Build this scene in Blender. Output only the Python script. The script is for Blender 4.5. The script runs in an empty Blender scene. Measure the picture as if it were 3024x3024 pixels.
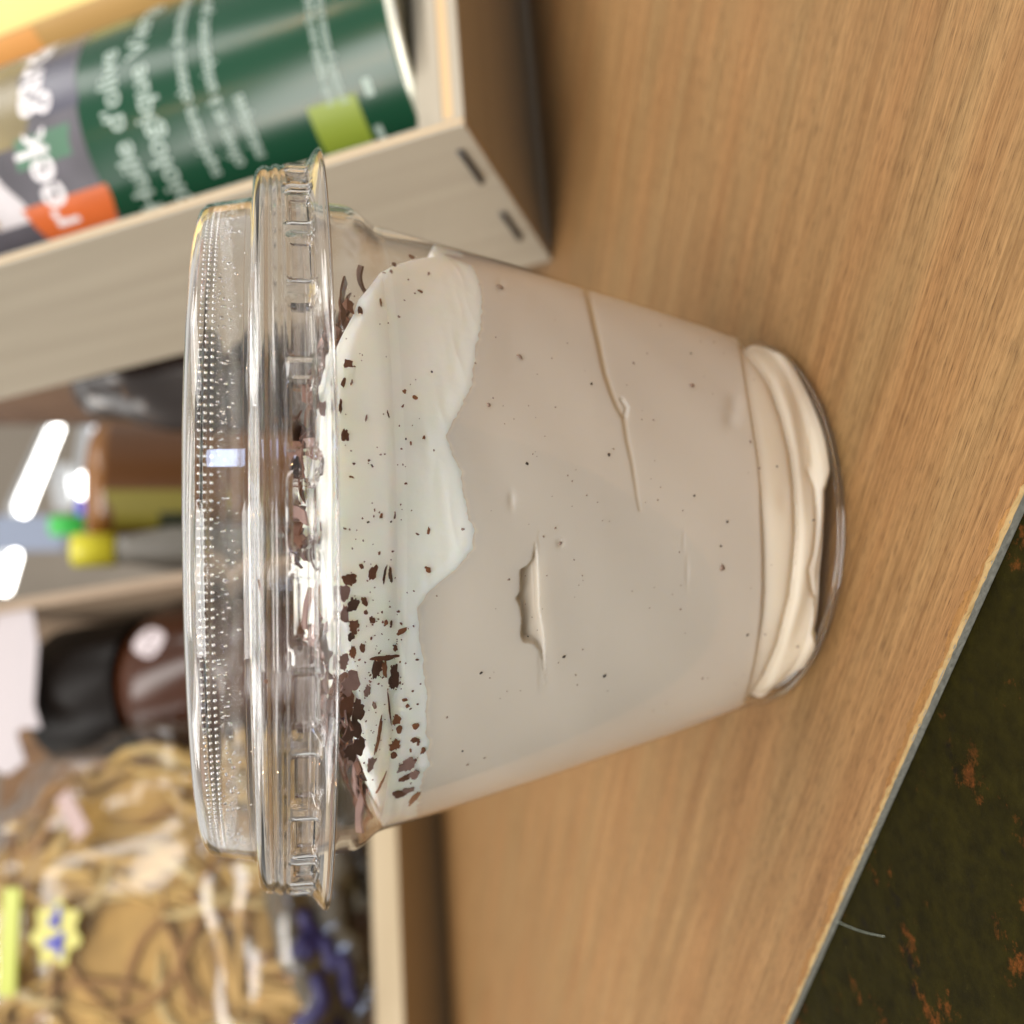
import bpy, bmesh, math, random
import numpy as np
from mathutils import Vector, Matrix

random.seed(7)
rng = np.random.default_rng(7)
S = 0.001                                   # everything below is written in millimetres
scene = bpy.context.scene
col = scene.collection

# ------------------------------------------------------------------ camera
FPX, CPX = 3030.0, 1512.0
CAM_D, CAM_H = 142.8, 70.3
PITCH, YAW, ROLL = math.radians(12.9), math.radians(0.75), math.radians(-0.5)
CAM = np.array([0.0, -CAM_D, CAM_H])


def _fromcam(r, d, f):
    c, s = math.cos(ROLL), math.sin(ROLL)
    u, v = r * c + d * s, -r * s + d * c
    yd, zd, x = f, -v, u
    c, s = math.cos(PITCH), math.sin(PITCH)
    y, z = yd * c + zd * s, -yd * s + zd * c
    c, s = math.cos(YAW), math.sin(YAW)
    return np.array([x * c + y * s, -x * s + y * c, z])


RT, DN, FW = _fromcam(1, 0, 0), _fromcam(0, 1, 0), _fromcam(0, 0, 1)

cd = bpy.data.cameras.new('camera')
cam = bpy.data.objects.new('camera', cd)
col.objects.link(cam)
m = Matrix.Identity(4)
for i in range(3):
    m[i][0], m[i][1], m[i][2], m[i][3] = DN[i], RT[i], -FW[i], CAM[i] * S   # the phone was held on its side
cam.matrix_world = m
cd.sensor_fit = 'HORIZONTAL'
cd.sensor_width = 4.25 * 3024 / FPX
cd.lens = 4.25
cd.clip_start, cd.clip_end = 0.005, 50
cd.dof.use_dof = True
cd.dof.focus_distance = 0.106
cd.dof.aperture_fstop = 2.2
scene.camera = cam

# ------------------------------------------------------------------ light
world = bpy.data.worlds.new('World')
scene.world = world
world.use_nodes = True
bg = world.node_tree.nodes['Background']
bg.inputs['Color'].default_value = (1.0, 0.965, 0.90, 1)
bg.inputs['Strength'].default_value = 0.62


def area(name, loc, target, sx, sy, watts, color):
    l = bpy.data.lights.new(name, 'AREA')
    l.shape = 'RECTANGLE'
    l.size, l.size_y, l.energy, l.color = sx * S, sy * S, watts, color
    o = bpy.data.objects.new(name, l)
    col.objects.link(o)
    o.location = Vector(loc) * S
    d = Vector(target) - Vector(loc)
    o.rotation_euler = d.to_track_quat('-Z', 'Y').to_euler()
    return o


def bulb(name, loc, watts, rad, color):
    l = bpy.data.lights.new(name, 'POINT')
    l.energy, l.shadow_soft_size, l.color = watts, rad * S, color
    o = bpy.data.objects.new(name, l)
    col.objects.link(o)
    o.location = Vector(loc) * S
    return o


area('ceiling_fill_light', (-950, 60, 1250), (0, 0, 30), 1300, 300, 6.5, (1.0, 0.98, 0.95))
area('ceiling_fill_light', (1000, -60, 1250), (0, 0, 30), 1300, 300, 8.5, (1.0, 0.97, 0.93))
area('ceiling_fill_light', (-450, -1250, 1230), (0, 0, 0), 1400, 480, 27, (1.0, 0.97, 0.92))  # added front fill behind the camera, unseen, brightens the cup front
area('ceiling_fill_light', (60, 120, 1700), (0, 0, 0), 1300, 300, 9, (1.0, 0.97, 0.93))
area('shop_window', (640, -1500, 760), (0, 0, 100), 160, 220, 2.0, (0.55, 0.68, 1.0))
for k, p in enumerate([(-420, -500, 620), (-150, -760, 780), (260, -700, 700), (560, -300, 640), (-700, -50, 560), (60, -560, 980)]):
    bulb('warm_bulb', p, 0.9, 6, (1.0, 0.50, 0.18))

scene.view_settings.view_transform = 'Standard'
scene.view_settings.look = 'None'
scene.view_settings.exposure = 0.22
scene.view_settings.gamma = 1.0
cy = scene.cycles
cy.use_denoising = True
try:
    cy.denoiser = 'OPENIMAGEDENOISE'
except Exception:
    pass
try:
    cy.denoising_prefilter = 'ACCURATE'
except Exception:
    pass
cy.max_bounces = 28
cy.transparent_max_bounces = 40
cy.transmission_bounces = 24
cy.glossy_bounces = 6
cy.caustics_reflective = False
cy.caustics_refractive = True
cy.sample_clamp_indirect = 60.0
cy.blur_glossy = 0.3

# ------------------------------------------------------------------ pixel <-> place helpers (photo is 3024 px)


def ray(x, y):
    d = (3024 - y - CPX) * RT + (x - CPX) * DN + FPX * FW
    return d / np.linalg.norm(d)


def px(P):
    P = np.asarray(P, float) - CAM
    f = P @ FW
    return np.stack([CPX + FPX * (P @ DN) / f, 3024 - (CPX + FPX * (P @ RT) / f)], -1)


def onz(x, y, z=0.0):
    d = ray(x, y)
    return CAM + d * ((z - CAM[2]) / d[2])


def ondepth(x, y, dep):
    d = ray(x, y)
    return CAM + d * (dep / (d @ FW))


# ------------------------------------------------------------------ mesh + tag helpers


def tag(o, label=None, cat=None, group=None, kind=None):
    if label:
        o['label'] = label
    if cat:
        o['category'] = cat
    if group:
        o['group'] = group
    if kind:
        o['kind'] = kind
    return o


def thing(name, loc, label, cat, group=None):
    o = bpy.data.objects.new(name, None)
    o.empty_display_size = 0.01
    col.objects.link(o)
    o.location = Vector(loc) * S
    o['_loc'] = [float(c) for c in loc]
    return tag(o, label, cat, group)


def origin_of(parent):
    off = np.zeros(3)
    while parent is not None:
        off += np.array(parent.location) / S
        parent = parent.parent
    return off


def make(name, verts, faces, mat, parent=None, smooth=True, mats=None, fmat=None):
    """verts in world millimetres -> one mesh object, child of parent."""
    off = origin_of(parent)
    v = (np.asarray(verts, float) - off) * S
    me = bpy.data.meshes.new(name)
    me.from_pydata(v.tolist(), [], [list(map(int, f)) for f in faces])
    for mm in (mats or [mat]):
        me.materials.append(mm)
    if fmat is not None:
        me.polygons.foreach_set('material_index', np.asarray(fmat, dtype=np.int32))
    if smooth:
        me.polygons.foreach_set('use_smooth', [True] * len(me.polygons))
    me.update()
    o = bpy.data.objects.new(name, me)
    col.objects.link(o)
    o.parent = parent
    return o


def grid_faces(nr, nc, wrap=True, off=0):
    f = []
    for r in range(nr - 1):
        a, b = off + r * nc, off + (r + 1) * nc
        for c in range(nc if wrap else nc - 1):
            d = (c + 1) % nc
            f.append((a + c, a + d, b + d, b + c))
    return f


def box_geo(o, ax, ay, az, lo, hi, bev=0.3):
    """chamfered box given in a local frame"""
    bm = bmesh.new()
    bmesh.ops.create_cube(bm, size=1)
    lo, hi = np.array(lo, float), np.array(hi, float)
    for v in bm.verts:
        t = np.array(v.co) + 0.5
        v.co = lo + t * (hi - lo)
    if bev > 0:
        bmesh.ops.bevel(bm, geom=bm.edges[:], offset=bev, segments=2, profile=0.6, affect='EDGES')
    bm.verts.ensure_lookup_table()
    V = np.array([v.co[:] for v in bm.verts])
    F = [[v.index for v in f.verts] for f in bm.faces]
    bm.free()
    return np.asarray(o) + V[:, :1] * ax + V[:, 1:2] * ay + V[:, 2:] * az, F


def join(geos):
    V, F, n = [], [], 0
    for v, f in geos:
        V.append(np.asarray(v))
        F += [[i + n for i in q] for q in f]
        n += len(v)
    return np.concatenate(V), F


def lathe_geo(o, ax, ay, az, prof, n=64, cap0=False, cap1=False):
    """prof: list of (radius, height) in frame az"""
    t = np.linspace(0, 2 * np.pi, n, endpoint=False)
    V = []
    for r, h in prof:
        V.append(np.asarray(o) + r * (np.cos(t)[:, None] * ax + np.sin(t)[:, None] * ay) + h * np.asarray(az))
    V = np.concatenate(V)
    F = grid_faces(len(prof), n)
    if cap0:
        F.append(list(range(n))[::-1])
    if cap1:
        F.append([(len(prof) - 1) * n + i for i in range(n)])
    return V, F


def tube_geo(pts, rad, n=8, cap=True):
    pts = np.asarray(pts, float)
    k = len(pts)
    rad = np.broadcast_to(rad, (k,))
    tg = np.gradient(pts, axis=0)
    tg /= np.linalg.norm(tg, axis=1)[:, None] + 1e-9
    ref = np.array([0.3, 0.2, 0.93])
    V = []
    t = np.linspace(0, 2 * np.pi, n, endpoint=False)
    for i in range(k):
        a = np.cross(tg[i], ref)
        a /= np.linalg.norm(a) + 1e-9
        b = np.cross(tg[i], a)
        V.append(pts[i] + rad[i] * (np.cos(t)[:, None] * a + np.sin(t)[:, None] * b))
    F = grid_faces(k, n)
    if cap:
        F.append(list(range(n))[::-1])
        F.append([(k - 1) * n + i for i in range(n)])
    return np.concatenate(V), F


EX, EY, EZ = np.eye(3)

# ------------------------------------------------------------------ materials


def new_mat(name):
    mt = bpy.data.materials.new(name)
    mt.use_nodes = True
    nt = mt.node_tree
    return mt, nt, nt.nodes, nt.links, nt.nodes['Principled BSDF']


def srgb(r, g, b):
    f = lambda c: (c / 255 / 12.92) if c / 255 <= 0.04045 else ((c / 255 + 0.055) / 1.055) ** 2.4
    return (f(r), f(g), f(b), 1)


def plain(name, color, rough=0.5, spec=0.5, metal=0.0, var=0.0, scale=60, bump=0.0, bscale=200, emit=None, sss=0.0):
    mt, nt, N, L, P = new_mat(name)
    P.inputs['Roughness'].default_value = rough
    P.inputs['Specular IOR Level'].default_value = spec
    P.inputs['Metallic'].default_value = metal
    P.inputs['Base Color'].default_value = color
    if sss:
        P.inputs['Subsurface Weight'].default_value = sss
        P.inputs['Subsurface Radius'].default_value = (1.0, 0.85, 0.65)
        P.inputs['Subsurface Scale'].default_value = 0.004
    tc = N.new('ShaderNodeTexCoord')
    if var:
        nz = N.new('ShaderNodeTexNoise')
        nz.inputs['Scale'].default_value = scale
        nz.inputs['Detail'].default_value = 5
        L.new(tc.outputs['Object'], nz.inputs['Vector'])
        hs = N.new('ShaderNodeMix')
        hs.data_type = 'RGBA'
        hs.inputs['A'].default_value = tuple(c * (1 - var) for c in color[:3]) + (1,)
        hs.inputs['B'].default_value = tuple(min(1, c * (1 + var)) for c in color[:3]) + (1,)
        L.new(nz.outputs['Fac'], hs.inputs['Factor'])
        L.new(hs.outputs['Result'], P.inputs['Base Color'])
    if bump:
        nb = N.new('ShaderNodeTexNoise')
        nb.inputs['Scale'].default_value = bscale
        nb.inputs['Detail'].default_value = 4
        L.new(tc.outputs['Object'], nb.inputs['Vector'])
        bp = N.new('ShaderNodeBump')
        bp.inputs['Strength'].default_value = bump
        bp.inputs['Distance'].default_value = 0.001
        L.new(nb.outputs['Fac'], bp.inputs['Height'])
        L.new(bp.outputs['Normal'], P.inputs['Normal'])
    if emit:
        P.inputs['Emission Color'].default_value = color
        P.inputs['Emission Strength'].default_value = emit
    return mt


def film(name, tint=0.965, edge=0.55, rough=0.03, spec=0.04, power=3.0, bump=0.0, bscale=60, color=(1, 1, 1)):
    """thin clear plastic: what it lets through and what it mirrors, by angle"""
    mt, nt, N, L, P = new_mat(name)
    N.remove(P)
    out = N['Material Output']
    lw = N.new('ShaderNodeLayerWeight')
    lw.inputs['Blend'].default_value = 0.5
    if bump:
        tc = N.new('ShaderNodeTexCoord')
        nb = N.new('ShaderNodeTexNoise')
        nb.inputs['Scale'].default_value = bscale
        nb.inputs['Detail'].default_value = 3
        L.new(tc.outputs['Object'], nb.inputs['Vector'])
        bp = N.new('ShaderNodeBump')
        bp.inputs['Strength'].default_value = bump
        bp.inputs['Distance'].default_value = 0.004
        L.new(nb.outputs['Fac'], bp.inputs['Height'])
        L.new(bp.outputs['Normal'], lw.inputs['Normal'])
    p5 = N.new('ShaderNodeMath'); p5.operation = 'POWER'; p5.inputs[1].default_value = 5
    L.new(lw.outputs['Facing'], p5.inputs[0])
    fr = N.new('ShaderNodeMath'); fr.operation = 'MULTIPLY_ADD'
    fr.inputs[1].default_value = 1 - spec; fr.inputs[2].default_value = spec
    L.new(p5.outputs[0], fr.inputs[0])
    pe = N.new('ShaderNodeMath'); pe.operation = 'POWER'; pe.inputs[1].default_value = power
    L.new(lw.outputs['Facing'], pe.inputs[0])
    mx = N.new('ShaderNodeMix'); mx.data_type = 'RGBA'
    mx.inputs['A'].default_value = tuple(tint * c for c in color) + (1,)
    mx.inputs['B'].default_value = (edge * color[0], edge * color[1], edge * color[2], 1)
    L.new(pe.outputs[0], mx.inputs['Factor'])
    tr = N.new('ShaderNodeBsdfTransparent')
    L.new(mx.outputs['Result'], tr.inputs['Color'])
    gl = N.new('ShaderNodeBsdfGlossy')
    gl.inputs['Roughness'].default_value = rough
    gl.inputs['Color'].default_value = (1, 1, 1, 1)
    if bump:
        L.new(bp.outputs['Normal'], gl.inputs['Normal'])
    ms = N.new('ShaderNodeMixShader')
    L.new(fr.outputs[0], ms.inputs['Fac'])
    L.new(tr.outputs[0], ms.inputs[1])
    L.new(gl.outputs[0], ms.inputs[2])
    L.new(ms.outputs[0], out.inputs['Surface'])
    return mt


def wood(name, light, dark, pore, angle, along, across, rough=0.45, rot3=None, contrast=1.0, bump=0.15, porefac=0.55):
    mt, nt, N, L, P = new_mat(name)
    tc = N.new('ShaderNodeTexCoord')
    mp0 = N.new('ShaderNodeMapping')
    mp0.inputs['Rotation'].default_value = rot3 if rot3 else (0, 0, -angle)
    L.new(tc.outputs['Object'], mp0.inputs['Vector'])

    def stretched(sx, sy, detail=5, rough_=0.6, dist=0.0):
        mp = N.new('ShaderNodeMapping')
        mp.inputs['Scale'].default_value = (sx, sy, sy)
        L.new(mp0.outputs['Vector'], mp.inputs['Vector'])
        nz = N.new('ShaderNodeTexNoise')
        nz.inputs['Scale'].default_value = 1.0
        nz.inputs['Detail'].default_value = detail
        nz.inputs['Roughness'].default_value = rough_
        nz.inputs['Distortion'].default_value = dist
        L.new(mp.outputs['Vector'], nz.inputs['Vector'])
        return nz
    n1 = stretched(along, across, 4, 0.55, 0.2)
    n2 = stretched(along * 5, across * 8.5, 5, 0.68)
    n3 = stretched(along * 40, across * 30, 3, 0.6)
    a = N.new('ShaderNodeMath'); a.operation = 'MULTIPLY_ADD'; a.inputs[1].default_value = 0.75
    L.new(n2.outputs['Fac'], a.inputs[0])
    b = N.new('ShaderNodeMath'); b.operation = 'MULTIPLY'; b.inputs[1].default_value = 0.3
    L.new(n1.outputs['Fac'], b.inputs[0])
    L.new(b.outputs[0], a.inputs[2])
    cr = N.new('ShaderNodeValToRGB')
    cr.color_ramp.elements[0].position = 0.52 - 0.16 / contrast
    cr.color_ramp.elements[0].color = dark
    cr.color_ramp.elements[1].position = 0.52 + 0.16 / contrast
    cr.color_ramp.elements[1].color = light
    L.new(a.outputs[0], cr.inputs['Fac'])
    pr = N.new('ShaderNodeValToRGB')
    pr.color_ramp.elements[0].position = 0.52
    pr.color_ramp.elements[0].color = (0, 0, 0, 1)
    pr.color_ramp.elements[1].position = 0.66
    pr.color_ramp.elements[1].color = (porefac, porefac, porefac, 1)
    L.new(n3.outputs['Fac'], pr.inputs['Fac'])
    mx = N.new('ShaderNodeMix'); mx.data_type = 'RGBA'
    L.new(pr.outputs['Color'], mx.inputs['Factor'])
    L.new(cr.outputs['Color'], mx.inputs['A'])
    mx.inputs['B'].default_value = pore
    hz_ = stretched(along * 1.2, across * 0.35, 3, 0.6)
    hm = N.new('ShaderNodeMix'); hm.data_type = 'RGBA'; hm.blend_type = 'MULTIPLY'
    hm.inputs['Factor'].default_value = 1.0
    hr = N.new('ShaderNodeValToRGB')
    hr.color_ramp.elements[0].position, hr.color_ramp.elements[0].color = 0.35, (1.0, 0.945, 0.885, 1)
    hr.color_ramp.elements[1].position, hr.color_ramp.elements[1].color = 0.65, (0.94, 1.0, 1.0, 1)
    L.new(hz_.outputs['Fac'], hr.inputs['Fac'])
    L.new(mx.outputs['Result'], hm.inputs['A'])
    L.new(hr.outputs['Color'], hm.inputs['B'])
    L.new(hm.outputs['Result'], P.inputs['Base Color'])
    P.inputs['Roughness'].default_value = rough
    P.inputs['Specular IOR Level'].default_value = 0.35
    bp = N.new('ShaderNodeBump')
    bp.inputs['Strength'].default_value = bump
    bp.inputs['Distance'].default_value = 0.0004
    bp.invert = True
    L.new(n3.outputs['Fac'], bp.inputs['Height'])
    L.new(bp.outputs['Normal'], P.inputs['Normal'])
    return mt


# ------------------------------------------------------------------ the surface: wooden board on a rusty dark table
EDGE_P = np.array([1.1, -55.9, 0.0])
EDGE_D = np.array([-0.831, 0.556, 0.0])     # along the board's front edge
EDGE_N = np.array([0.556, 0.831, 0.0])      # from the edge into the board
GRAIN = math.atan2(EDGE_D[1], EDGE_D[0]) + 0.05
BT = 1.45

M_veneer = wood('oak_veneer', srgb(153, 119, 79), srgb(113, 82, 48), srgb(70, 46, 23), GRAIN, 9, 260, rough=0.5, contrast=1.25, porefac=0.8)
M_core = plain('pale_core', srgb(150, 126, 84), 0.7, 0.3, var=0.25, scale=900)
M_edge = plain('grey_edge_band', srgb(112, 113, 106), 0.5, 0.4, var=0.4, scale=1400, bump=0.3, bscale=1500)


def rust_mat():
    mt, nt, N, L, P = new_mat('rusty_dark_metal')
    tc = N.new('ShaderNodeTexCoord')

    def nz(scale, det, rg=0.6):
        n = N.new('ShaderNodeTexNoise')
        n.inputs['Scale'].default_value = scale
        n.inputs['Detail'].default_value = det
        n.inputs['Roughness'].default_value = rg
        L.new(tc.outputs['Object'], n.inputs['Vector'])
        return n

    def ramp(src, p0, p1, c0, c1):
        r = N.new('ShaderNodeValToRGB')
        r.color_ramp.elements[0].position, r.color_ramp.elements[0].color = p0, c0
        r.color_ramp.elements[1].position, r.color_ramp.elements[1].color = p1, c1
        L.new(src.outputs['Fac'], r.inputs['Fac'])
        return r

    def mix(f, a, b):
        m_ = N.new('ShaderNodeMix'); m_.data_type = 'RGBA'
        L.new(f, m_.inputs['Factor']); L.new(a, m_.inputs['A']); L.new(b, m_.inputs['B'])
        return m_.outputs['Result']
    base = ramp(nz(420, 6, 0.7), 0.35, 0.7, srgb(21, 18, 1), srgb(35, 31, 3))
    rust = ramp(nz(160, 6, 0.7), 0.3, 0.7, srgb(52, 30, 10), srgb(116, 64, 26))
    rm = ramp(nz(120, 7, 0.75), 0.60, 0.70, (0, 0, 0, 1), (1, 1, 1, 1))
    dk = ramp(nz(260, 4, 0.6), 0.63, 0.72, (0, 0, 0, 1), (0.8, 0.8, 0.8, 1))
    blk = N.new('ShaderNodeRGB'); blk.outputs[0].default_value = srgb(16, 13, 8)
    c = mix(rm.outputs['Color'], base.outputs['Color'], rust.outputs['Color'])
    c = mix(dk.outputs['Color'], c, blk.outputs[0])
    L.new(c, P.inputs['Base Color'])
    rr = ramp(nz(120, 4), 0.3, 0.7, (0.5, 0.5, 0.5, 1), (0.8, 0.8, 0.8, 1))
    L.new(rr.outputs['Color'], P.inputs['Roughness'])
    P.inputs['Specular IOR Level'].default_value = 0.07
    bp = N.new('ShaderNodeBump'); bp.inputs['Strength'].default_value = 0.3; bp.inputs['Distance'].default_value = 0.0005
    n = nz(500, 5)
    L.new(n.outputs['Fac'], bp.inputs['Height'])
    L.new(bp.outputs['Normal'], P.inputs['Normal'])
    return mt


M_rust = rust_mat()

V, F = box_geo(EDGE_P, EDGE_D, EDGE_N, EZ, (-900, -700, -24), (900, 1200, -BT - 0.05), 0.5)
tag(make('tabletop', V, F, M_rust, None, False), kind='structure')

board = thing('wooden_board', (EDGE_P + EDGE_N * 300), 'thin oak veneered board with a worn grey front edge under the dessert cup', 'board')
V, F = box_geo(EDGE_P, EDGE_D, EDGE_N, EZ, (-800, 0.0, -BT), (800, 900, -0.28), 0.12)
make('edge_band', V, F, M_edge, board, False)
# pale core showing as a thin uneven lip
n = 700
tt = np.linspace(-200, 330, n)
w1 = 0.22 + 0.16 * np.convolve(rng.normal(size=n), np.ones(3) / 3, 'same') + 0.1 * rng.normal(size=n)
A_ = EDGE_P + tt[:, None] * EDGE_D - 0.05 * EDGE_N + np.array([0, 0, -0.34]) + (rng.normal(size=n) * 0.05)[:, None] * EZ
B_ = EDGE_P + tt[:, None] * EDGE_D + w1[:, None] * EDGE_N + np.array([0, 0, -0.12])
C_ = EDGE_P + tt[:, None] * EDGE_D + 3.0 * EDGE_N + np.array([0, 0, -0.12])
make('core_lip', np.concatenate([A_, B_, C_]), grid_faces(3, n, False), M_core, board, False)
# worn strip, then the veneer with a torn edge
M_worn = wood('worn_veneer', srgb(158, 118, 68), srgb(112, 76, 38), srgb(74, 48, 22), GRAIN, 30, 260, rough=0.6, contrast=0.7)
w2 = w1 * 0.6 + 0.25 + 0.12 * rng.normal(size=n)
w3 = 0.95 + 0.55 * np.interp(tt, np.linspace(-200, 330, 90), rng.normal(size=90)) + 0.16 * rng.normal(size=n)
w3 = np.clip(w3, 0.45, 2.4)
A_ = EDGE_P + tt[:, None] * EDGE_D + w2[:, None] * EDGE_N + np.array([0, 0, -0.10])
B_ = EDGE_P + tt[:, None] * EDGE_D + (w2 + 0.1)[:, None] * EDGE_N + np.array([0, 0, -0.06])
C_ = EDGE_P + tt[:, None] * EDGE_D + 3.2 * EDGE_N + np.array([0, 0, -0.06])
make('worn_strip', np.concatenate([A_, B_, C_]), grid_faces(3, n, False), M_worn, board, False)
A_ = EDGE_P + tt[:, None] * EDGE_D + w3[:, None] * EDGE_N + np.array([0, 0, -0.10])
B_ = EDGE_P + tt[:, None] * EDGE_D + (w3 + 0.05)[:, None] * EDGE_N
C_ = EDGE_P + tt[:, None] * EDGE_D + 4 * EDGE_N
V1, F1 = np.concatenate([A_, B_, C_]), grid_faces(3, n, False)
q = [EDGE_P + a * EDGE_D + b * EDGE_N for a, b in ((-800, 0.6), (-200, 0.6), (-200, 4), (330, 4), (330, 0.6), (800, 0.6), (800, 900), (-800, 900))]
V2 = np.array(q)
V, F = join([(V1, F1), (V2, [list(range(8))])])
make('veneer', V, F, M_veneer, board, False)

# a stray fibre hanging off the edge
pts = []
for t in np.linspace(0, 1, 14):
    p = onz(2462 + 150 * t, 2716 + 48 * t + 8 * math.sin(3 * t), -BT + 0.15 + 1.3 * max(0, 0.35 - t))
    pts.append(p)
V, F = tube_geo(pts, 0.045, 6)
tag(make('loose_fibre', V, F, plain('fibre', srgb(150, 160, 150), 0.5), None), 'fine pale fibre lying across the dark table by the board edge', 'fibre')

# ------------------------------------------------------------------ the cup
OUT = [(0.0, 25.0), (0.25, 25.7), (0.9, 26.2), (2.0, 27.05), (3.0, 27.2), (4.0, 27.05), (4.7, 27.25), (11.6, 29.23), (20.7, 31.55), (29.2, 33.7), (35.3, 35.23),
       (42.8, 36.98), (51.8, 38.99), (57.6, 40.25), (58.5, 40.5), (59.3, 41.15), (60.2, 41.9), (61.2, 42.4), (62.2, 42.55), (63.5, 42.6), (66.0, 43.0)]
OZ, OR = np.array([p[0] for p in OUT]), np.array([p[1] for p in OUT])


def Rout(z):
    return np.interp(z, OZ, OR)


def Rin(z):
    z = np.asarray(z, float)
    return np.where(z < 57.6, Rout(z), 40.25 + (z - 57.6) * 0.13)


def hit_wall(x, y, inset=0.0):
    """pixel -> (theta, z) on the cup wall; theta 0 faces the camera, + to the right"""
    d = ray(x, y)
    z = 40.0
    for _ in range(40):
        R_ = float(Rout(min(max(z, 0), 66))) - inset
        a = d[0] ** 2 + d[1] ** 2
        b = 2 * (CAM[0] * d[0] + CAM[1] * d[1])
        c = CAM[0] ** 2 + CAM[1] ** 2 - R_ * R_
        disc = b * b - 4 * a * c
        t = (-b - math.sqrt(disc)) / (2 * a) if disc > 0 else -b / (2 * a)
        p = CAM + d * t
        z = 0.5 * z + 0.5 * p[2]
    return math.atan2(p[0], -p[1]), z


M_cup = film('clear_cup_plastic', 0.985, 0.88, 0.05, 0.055, 4.0)
M_glass, _nt, _N, _L, _P = new_mat('solid_clear_plastic')
_P.inputs['Transmission Weight'].default_value = 1.0
_P.inputs['IOR'].default_value = 1.42
_P.inputs['Roughness'].default_value = 0.02
_P.inputs['Base Color'].default_value = (0.97, 0.97, 0.975, 1)
M_lid = film('clear_lid_plastic', 0.955, 0.30, 0.035, 0.045, 2.5)

cup = thing('dessert_cup', (0, 0, 0), 'clear plastic dessert cup with snapped-on flat lid standing on the wooden board', 'cup')

NT = 384
zs = np.concatenate([[0.0, 0.12, 0.25, 0.5, 0.9, 1.4, 2.0, 2.5, 3.0, 3.5, 4.0, 4.35, 4.7], np.linspace(5.5, 57, 40), np.linspace(57.6, 62.4, 16), [63.5, 66.0]])
wall_prof = [(float(Rout(z)), z) for z in zs]
rim = [(43.5, 67.0), (44.3, 67.5), (45.1, 67.4), (45.4, 66.9), (45.1, 66.5), (44.6, 66.6), (44.2, 66.9), (43.6, 66.6)]
base_prof = [(0.01, 1.1), (10, 1.1), (20, 1.0), (23.2, 0.8), (24.2, 0.25), (24.7, 0.0)]
V1, F1 = lathe_geo((0, 0, 0), EX, EY, EZ, base_prof + [p for p in wall_prof if p[1] <= 57.61], NT)
inner = [(max(0.01, r - 0.5), z + (0.5 if r < 24.9 else 0)) for r, z in base_prof[:4]] + [(float(Rout(z)) - 0.45, z) for z in zs if z > 1.5]
cup_body = make('cup_body', V1, F1, M_cup, cup)
# the stepped collar under the flange is thicker, solid plastic
up_ = [p for p in wall_prof if p[1] > 57.55]
dn_ = [(r - 0.55, z) for r, z in up_[::-1]]
V, F = lathe_geo((0, 0, 0), EX, EY, EZ, up_ + rim + [(43.0, 66.0)] + dn_ + [up_[0]], NT)
make('collar', V, F, film('clear_collar_plastic', 0.995, 0.85, 0.04, 0.03, 5.0), cup_body)

ring = [(24.4, 0.7), (24.6, 0.12), (24.95, 0.0), (25.55, 0.1), (26.0, 0.6), (26.3, 1.05), (25.9, 1.15), (25.4, 0.75), (24.9, 0.5), (24.6, 0.75), (24.4, 0.7)]
V, F = lathe_geo((0, 0, 0.02), EX, EY, EZ, ring, 240)
make('base_ring', V, F, M_glass, cup)

# ---- lid: rounded flat top, step, stacked shoulder rings, lugged skirt, flange
LID = [(0.02, 78.15), (12, 78.2), (25, 78.25), (32, 78.3), (34.5, 78.35), (35.2, 79.0), (36.0, 79.25), (38.5, 79.3), (40.2, 79.2), (41.1, 78.85), (41.7, 78.2), (41.95, 77.3),
       (42.15, 76.2), (42.45, 74.7), (42.7, 73.6), (42.85, 73.0), (43.05, 72.75), (43.6, 72.7), (44.6, 72.75), (45.5, 72.65), (46.15, 72.3), (46.5, 71.8), (46.62, 71.3),
       (46.5, 71.0), (46.45, 70.75), (46.7, 70.5), (46.85, 70.2), (46.85, 69.9), (46.7, 69.65), (46.75, 69.45)]
SK = [(46.9, 69.2), (46.95, 68.9), (47.0, 68.5), (47.0, 68.0), (47.0, 67.5), (47.02, 67.0), (47.1, 66.7), (47.35, 66.45)]
FL = [(47.9, 66.1), (48.5, 65.75), (48.95, 65.35), (49.1, 65.1), (49.0, 64.95)]
NL, NLT = 32, 32 * 28
t = np.linspace(0, 2 * np.pi, NLT, endpoint=False)
ph = (t * NL / (2 * np.pi) + 0.35) % 1.0


def sstep(a, b, x):
    u = np.clip((x - a) / (b - a), 0, 1)
    return u * u * (3 - 2 * u)


lug = sstep(0.10, 0.20, ph) * (1 - sstep(0.80, 0.90, ph))          # 1 inside a window


def lid_surface(off):
    rows = []
    for r, z in LID:
        rows.append(np.stack([(r - off) * np.cos(t), (r - off) * np.sin(t), np.full_like(t, z - (off if z > 72 else 0))], 1))
    for r, z in SK:
        env = sstep(66.45, 66.9, z) * (1 - sstep(68.7, 69.15, z))
        rr = r - off - 0.75 * lug * env + 0.18 * (1 - lug) * env
        rows.append(np.stack([rr * np.cos(t), rr * np.sin(t), np.full_like(t, z)], 1))
    for k, (r, z) in enumerate(FL):
        tabw = np.exp(-((np.angle(np.exp(1j * (t - math.radians(182)))) / 0.09) ** 2))
        rr = r - off + tabw * 0.55 * (k / 4)
        rows.append(np.stack([rr * np.cos(t), rr * np.sin(t), np.full_like(t, z) + 0.04 * np.sin(5 * t)], 1))
    return np.concatenate(rows), len(rows)


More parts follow.
